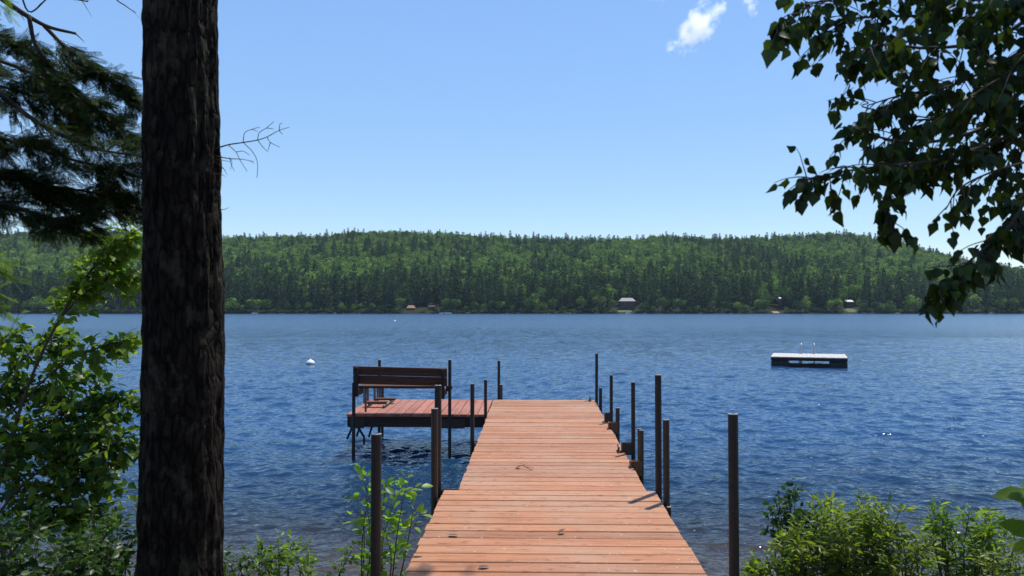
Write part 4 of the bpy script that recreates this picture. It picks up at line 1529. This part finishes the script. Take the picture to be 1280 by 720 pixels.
# right bank
shrub('leafy_shrub', 'tallest dark leaved upright shrub on the right bank beside the lone black pole', 'shrub', 990, 5.2, 603, .15, 12, 11, .10, 6, .046, T_OVAL, 'leaf_dark', SG, start=.12)
shrub('willow_shrub', 'broad bright willow shrub in the middle of the right bank', 'shrub', 1060, 5.0, 628, .30, 26, 9, .13, 8, .062, T_LANCE, 'leaf_willow', SG, start=.3)
shrub('willow_shrub', 'low bright willow shrub at the foot of the dark upright one', 'shrub', 1015, 4.85, 655, .24, 14, 8, .12, 8, .060, T_LANCE, 'leaf_willow', SG)
shrub('willow_shrub', 'yellow green willow shrub dipping low between the two taller right bank shrubs', 'shrub', 1120, 4.9, 660, .26, 15, 8, .12, 8, .060, T_LANCE, 'leaf_willow', SG)
shrub('willow_shrub', 'upright grey green willow shrub at the right end of the bank', 'shrub', 1205, 5.0, 632, .22, 18, 9, .13, 8, .058, T_LANCE, 'leaf_sap', SG)
shrub('willow_shrub', 'slim arching willow shoot between the right bank shrubs', 'shrub', 1172, 5.1, 646, .10, 4, 7, .12, 7, .055, T_LANCE, 'leaf_willow', SG)
shrub('leafy_shrub', 'low shrub right beside the foot of the lone black pole', 'shrub', 955, 4.9, 694, .16, 9, 6, .11, 6, .045, T_OVAL, 'leaf_willow', SG)
shrub('willow_shrub', 'low dim shrub at the bottom right corner', 'shrub', 1245, 4.7, 672, .18, 10, 7, .12, 6, .05, T_LANCE, 'leaf_willow', SG)
# big leaves poking in from the right edge
rx = at(1300, 388, 2.6)[0]
rh = thing('rhododendron', 'large oval leaves of a close shrub poking in at the right edge', 'shrub', (float(rx) + .1, 2.6, ground_z(rx, 2.6)))
wd_, lf = MB(), Leafer()
for (px, py, dy) in ((1290, 615, 0), (1298, 668, .05), (1320, 600, .1)):
    P = smooth_poly([(rx + .1, 2.6, .35), at(px + 35, py + 90, 2.6 + dy), at(px, py, 2.6 + dy)], 5)
    wd_.tube(P, .008, .004, 6)
    for k in range(9):
        a = k * 2.4
        lf.add(P[-1] - np.array([0, 0, .008 * k]), np.array([math.cos(a), .6 * math.sin(a), random.uniform(-.2, .45)]), np.array([-.2, -.5, .7]) + rv(.2), random.uniform(.085, .125))
wd_.build('stems', M['stem'], rh, smooth=True)
lf.build('leaves', T_OVAL, M['leaf_sap'], rh)

# grass and weeds on the bank
P, A, N, Z = [], [], [], []
for k in range(9000):
    x, y = random.uniform(-6, 6), random.uniform(1.5, 5.4)
    if -.95 < x - .3 < .95 and y > 2: continue
    P.append((x, y, ground_z(x, y) - .01)); A.append(np.array([0, 0, 1]) + rv(.35)); N.append(rv(1) + [0, -.5, 0]); Z.append(random.uniform(.08, .26))
T_BLADE = (np.array([(-.03, 0, 0), (.03, 0, 0), (.018, .55, .04), (0, 1, .16), (-.018, .55, .04)]), np.array([(0, 1, 2, 4)]))
T_BLADE = (np.array([(-.03, 0, 0), (.03, 0, 0), (.02, .6, .05), (-.004, 1, .18)]), np.array([(0, 1, 2, 3)]))
V, Fc = leaves(T_BLADE, np.array(P), np.array(A), np.array(N), np.array(Z))
tag(link('bank_grass', V, Fc, M['grass']), 'short green grass and weeds on the near bank', 'grass', kind='stuff')

# ------------------------------------------------------------------ clouds
def cloud(px, py, Y, size, label, rot, thr, dens, seed):
    P = at(px, py, Y)
    V, Fc = [], []
    K, J = 20, 12
    for i in range(J + 1):
        e = -math.pi / 2 + math.pi * i / J
        for j in range(K):
            a = 2 * math.pi * j / K
            V.append((size[0] * math.cos(e) * math.cos(a), size[1] * math.cos(e) * math.sin(a), size[2] * math.sin(e)))
    for i in range(J):
        for j in range(K):
            Fc.append((i * K + j, i * K + (j + 1) % K, (i + 1) * K + (j + 1) % K, (i + 1) * K + j))
    t = NT('cloud vapour')
    tc = t.n('ShaderNodeTexCoord')
    nz = t.n('ShaderNodeTexNoise')
    nz.inputs['Scale'].default_value = 1.0
    nz.inputs['Detail'].default_value = 7
    nz.inputs['Roughness'].default_value = .62
    mp = t.n('ShaderNodeMapping')
    mp.inputs['Location'].default_value = (seed * 3.1, seed, 0)
    mp.inputs['Scale'].default_value = (1 / 24, 1 / 24, 1 / 20)
    t.l(tc.outputs['Object'], mp.inputs[0]); t.l(mp.outputs[0], nz.inputs['Vector'])
    m3 = t.n('ShaderNodeMapping')
    m3.inputs['Scale'].default_value = tuple(1 / v for v in size)
    t.l(tc.outputs['Object'], m3.inputs[0])
    ln = t.n('ShaderNodeVectorMath', operation='LENGTH')
    t.l(m3.outputs[0], ln.inputs[0])
    f = t.math('SUBTRACT', nz.outputs['Fac'], t.math('MULTIPLY', ln.outputs['Value'], .34))
    f = t.math('MULTIPLY', t.math('MAXIMUM', t.math('SUBTRACT', f, thr), 0.0), dens)
    pv = t.n('ShaderNodeVolumePrincipled')
    pv.inputs['Color'].default_value = (1, 1, 1, 1)
    pv.inputs['Anisotropy'].default_value = .65
    t.l(f, pv.inputs['Density'])
    t.l(pv.outputs[0], t.out.inputs['Volume'])
    o = link('cloud', V, Fc, t.m)
    o.location = P
    o.rotation_euler = (0, rot, 0)
    tag(o, label, 'cloud', 'small white clouds')


cloud(871, 34, 1500, (78, 45, 36), 'small torn white cloud high in the middle of the sky', R(-46), .25, .28, 1)
cloud(937, 4, 1500, (42, 30, 22), 'faint wisp of cloud at the top edge right of the small white cloud', R(50), .36, .3, 2)
cloud(828, 0, 1500, (26, 22, 20), 'faintest wisp of cloud at the top edge left of the small white cloud', R(20), .36, .3, 3)

# ------------------------------------------------------------------ air
HZ = True
if HZ:
    mb = MB(); mb.box(-1300, 1300, -70, 1500, -8, 135)
    t = NT('pale air')
    pv = t.n('ShaderNodeVolumePrincipled')
    pv.inputs['Color'].default_value = (0.72, 0.86, 1.0, 1)
    pv.inputs['Density'].default_value = 0.00006
    pv.inputs['Anisotropy'].default_value = 0.2
    t.l(pv.outputs[0], t.out.inputs['Volume'])
    tag(mb.build('haze', t.m), kind='stuff')
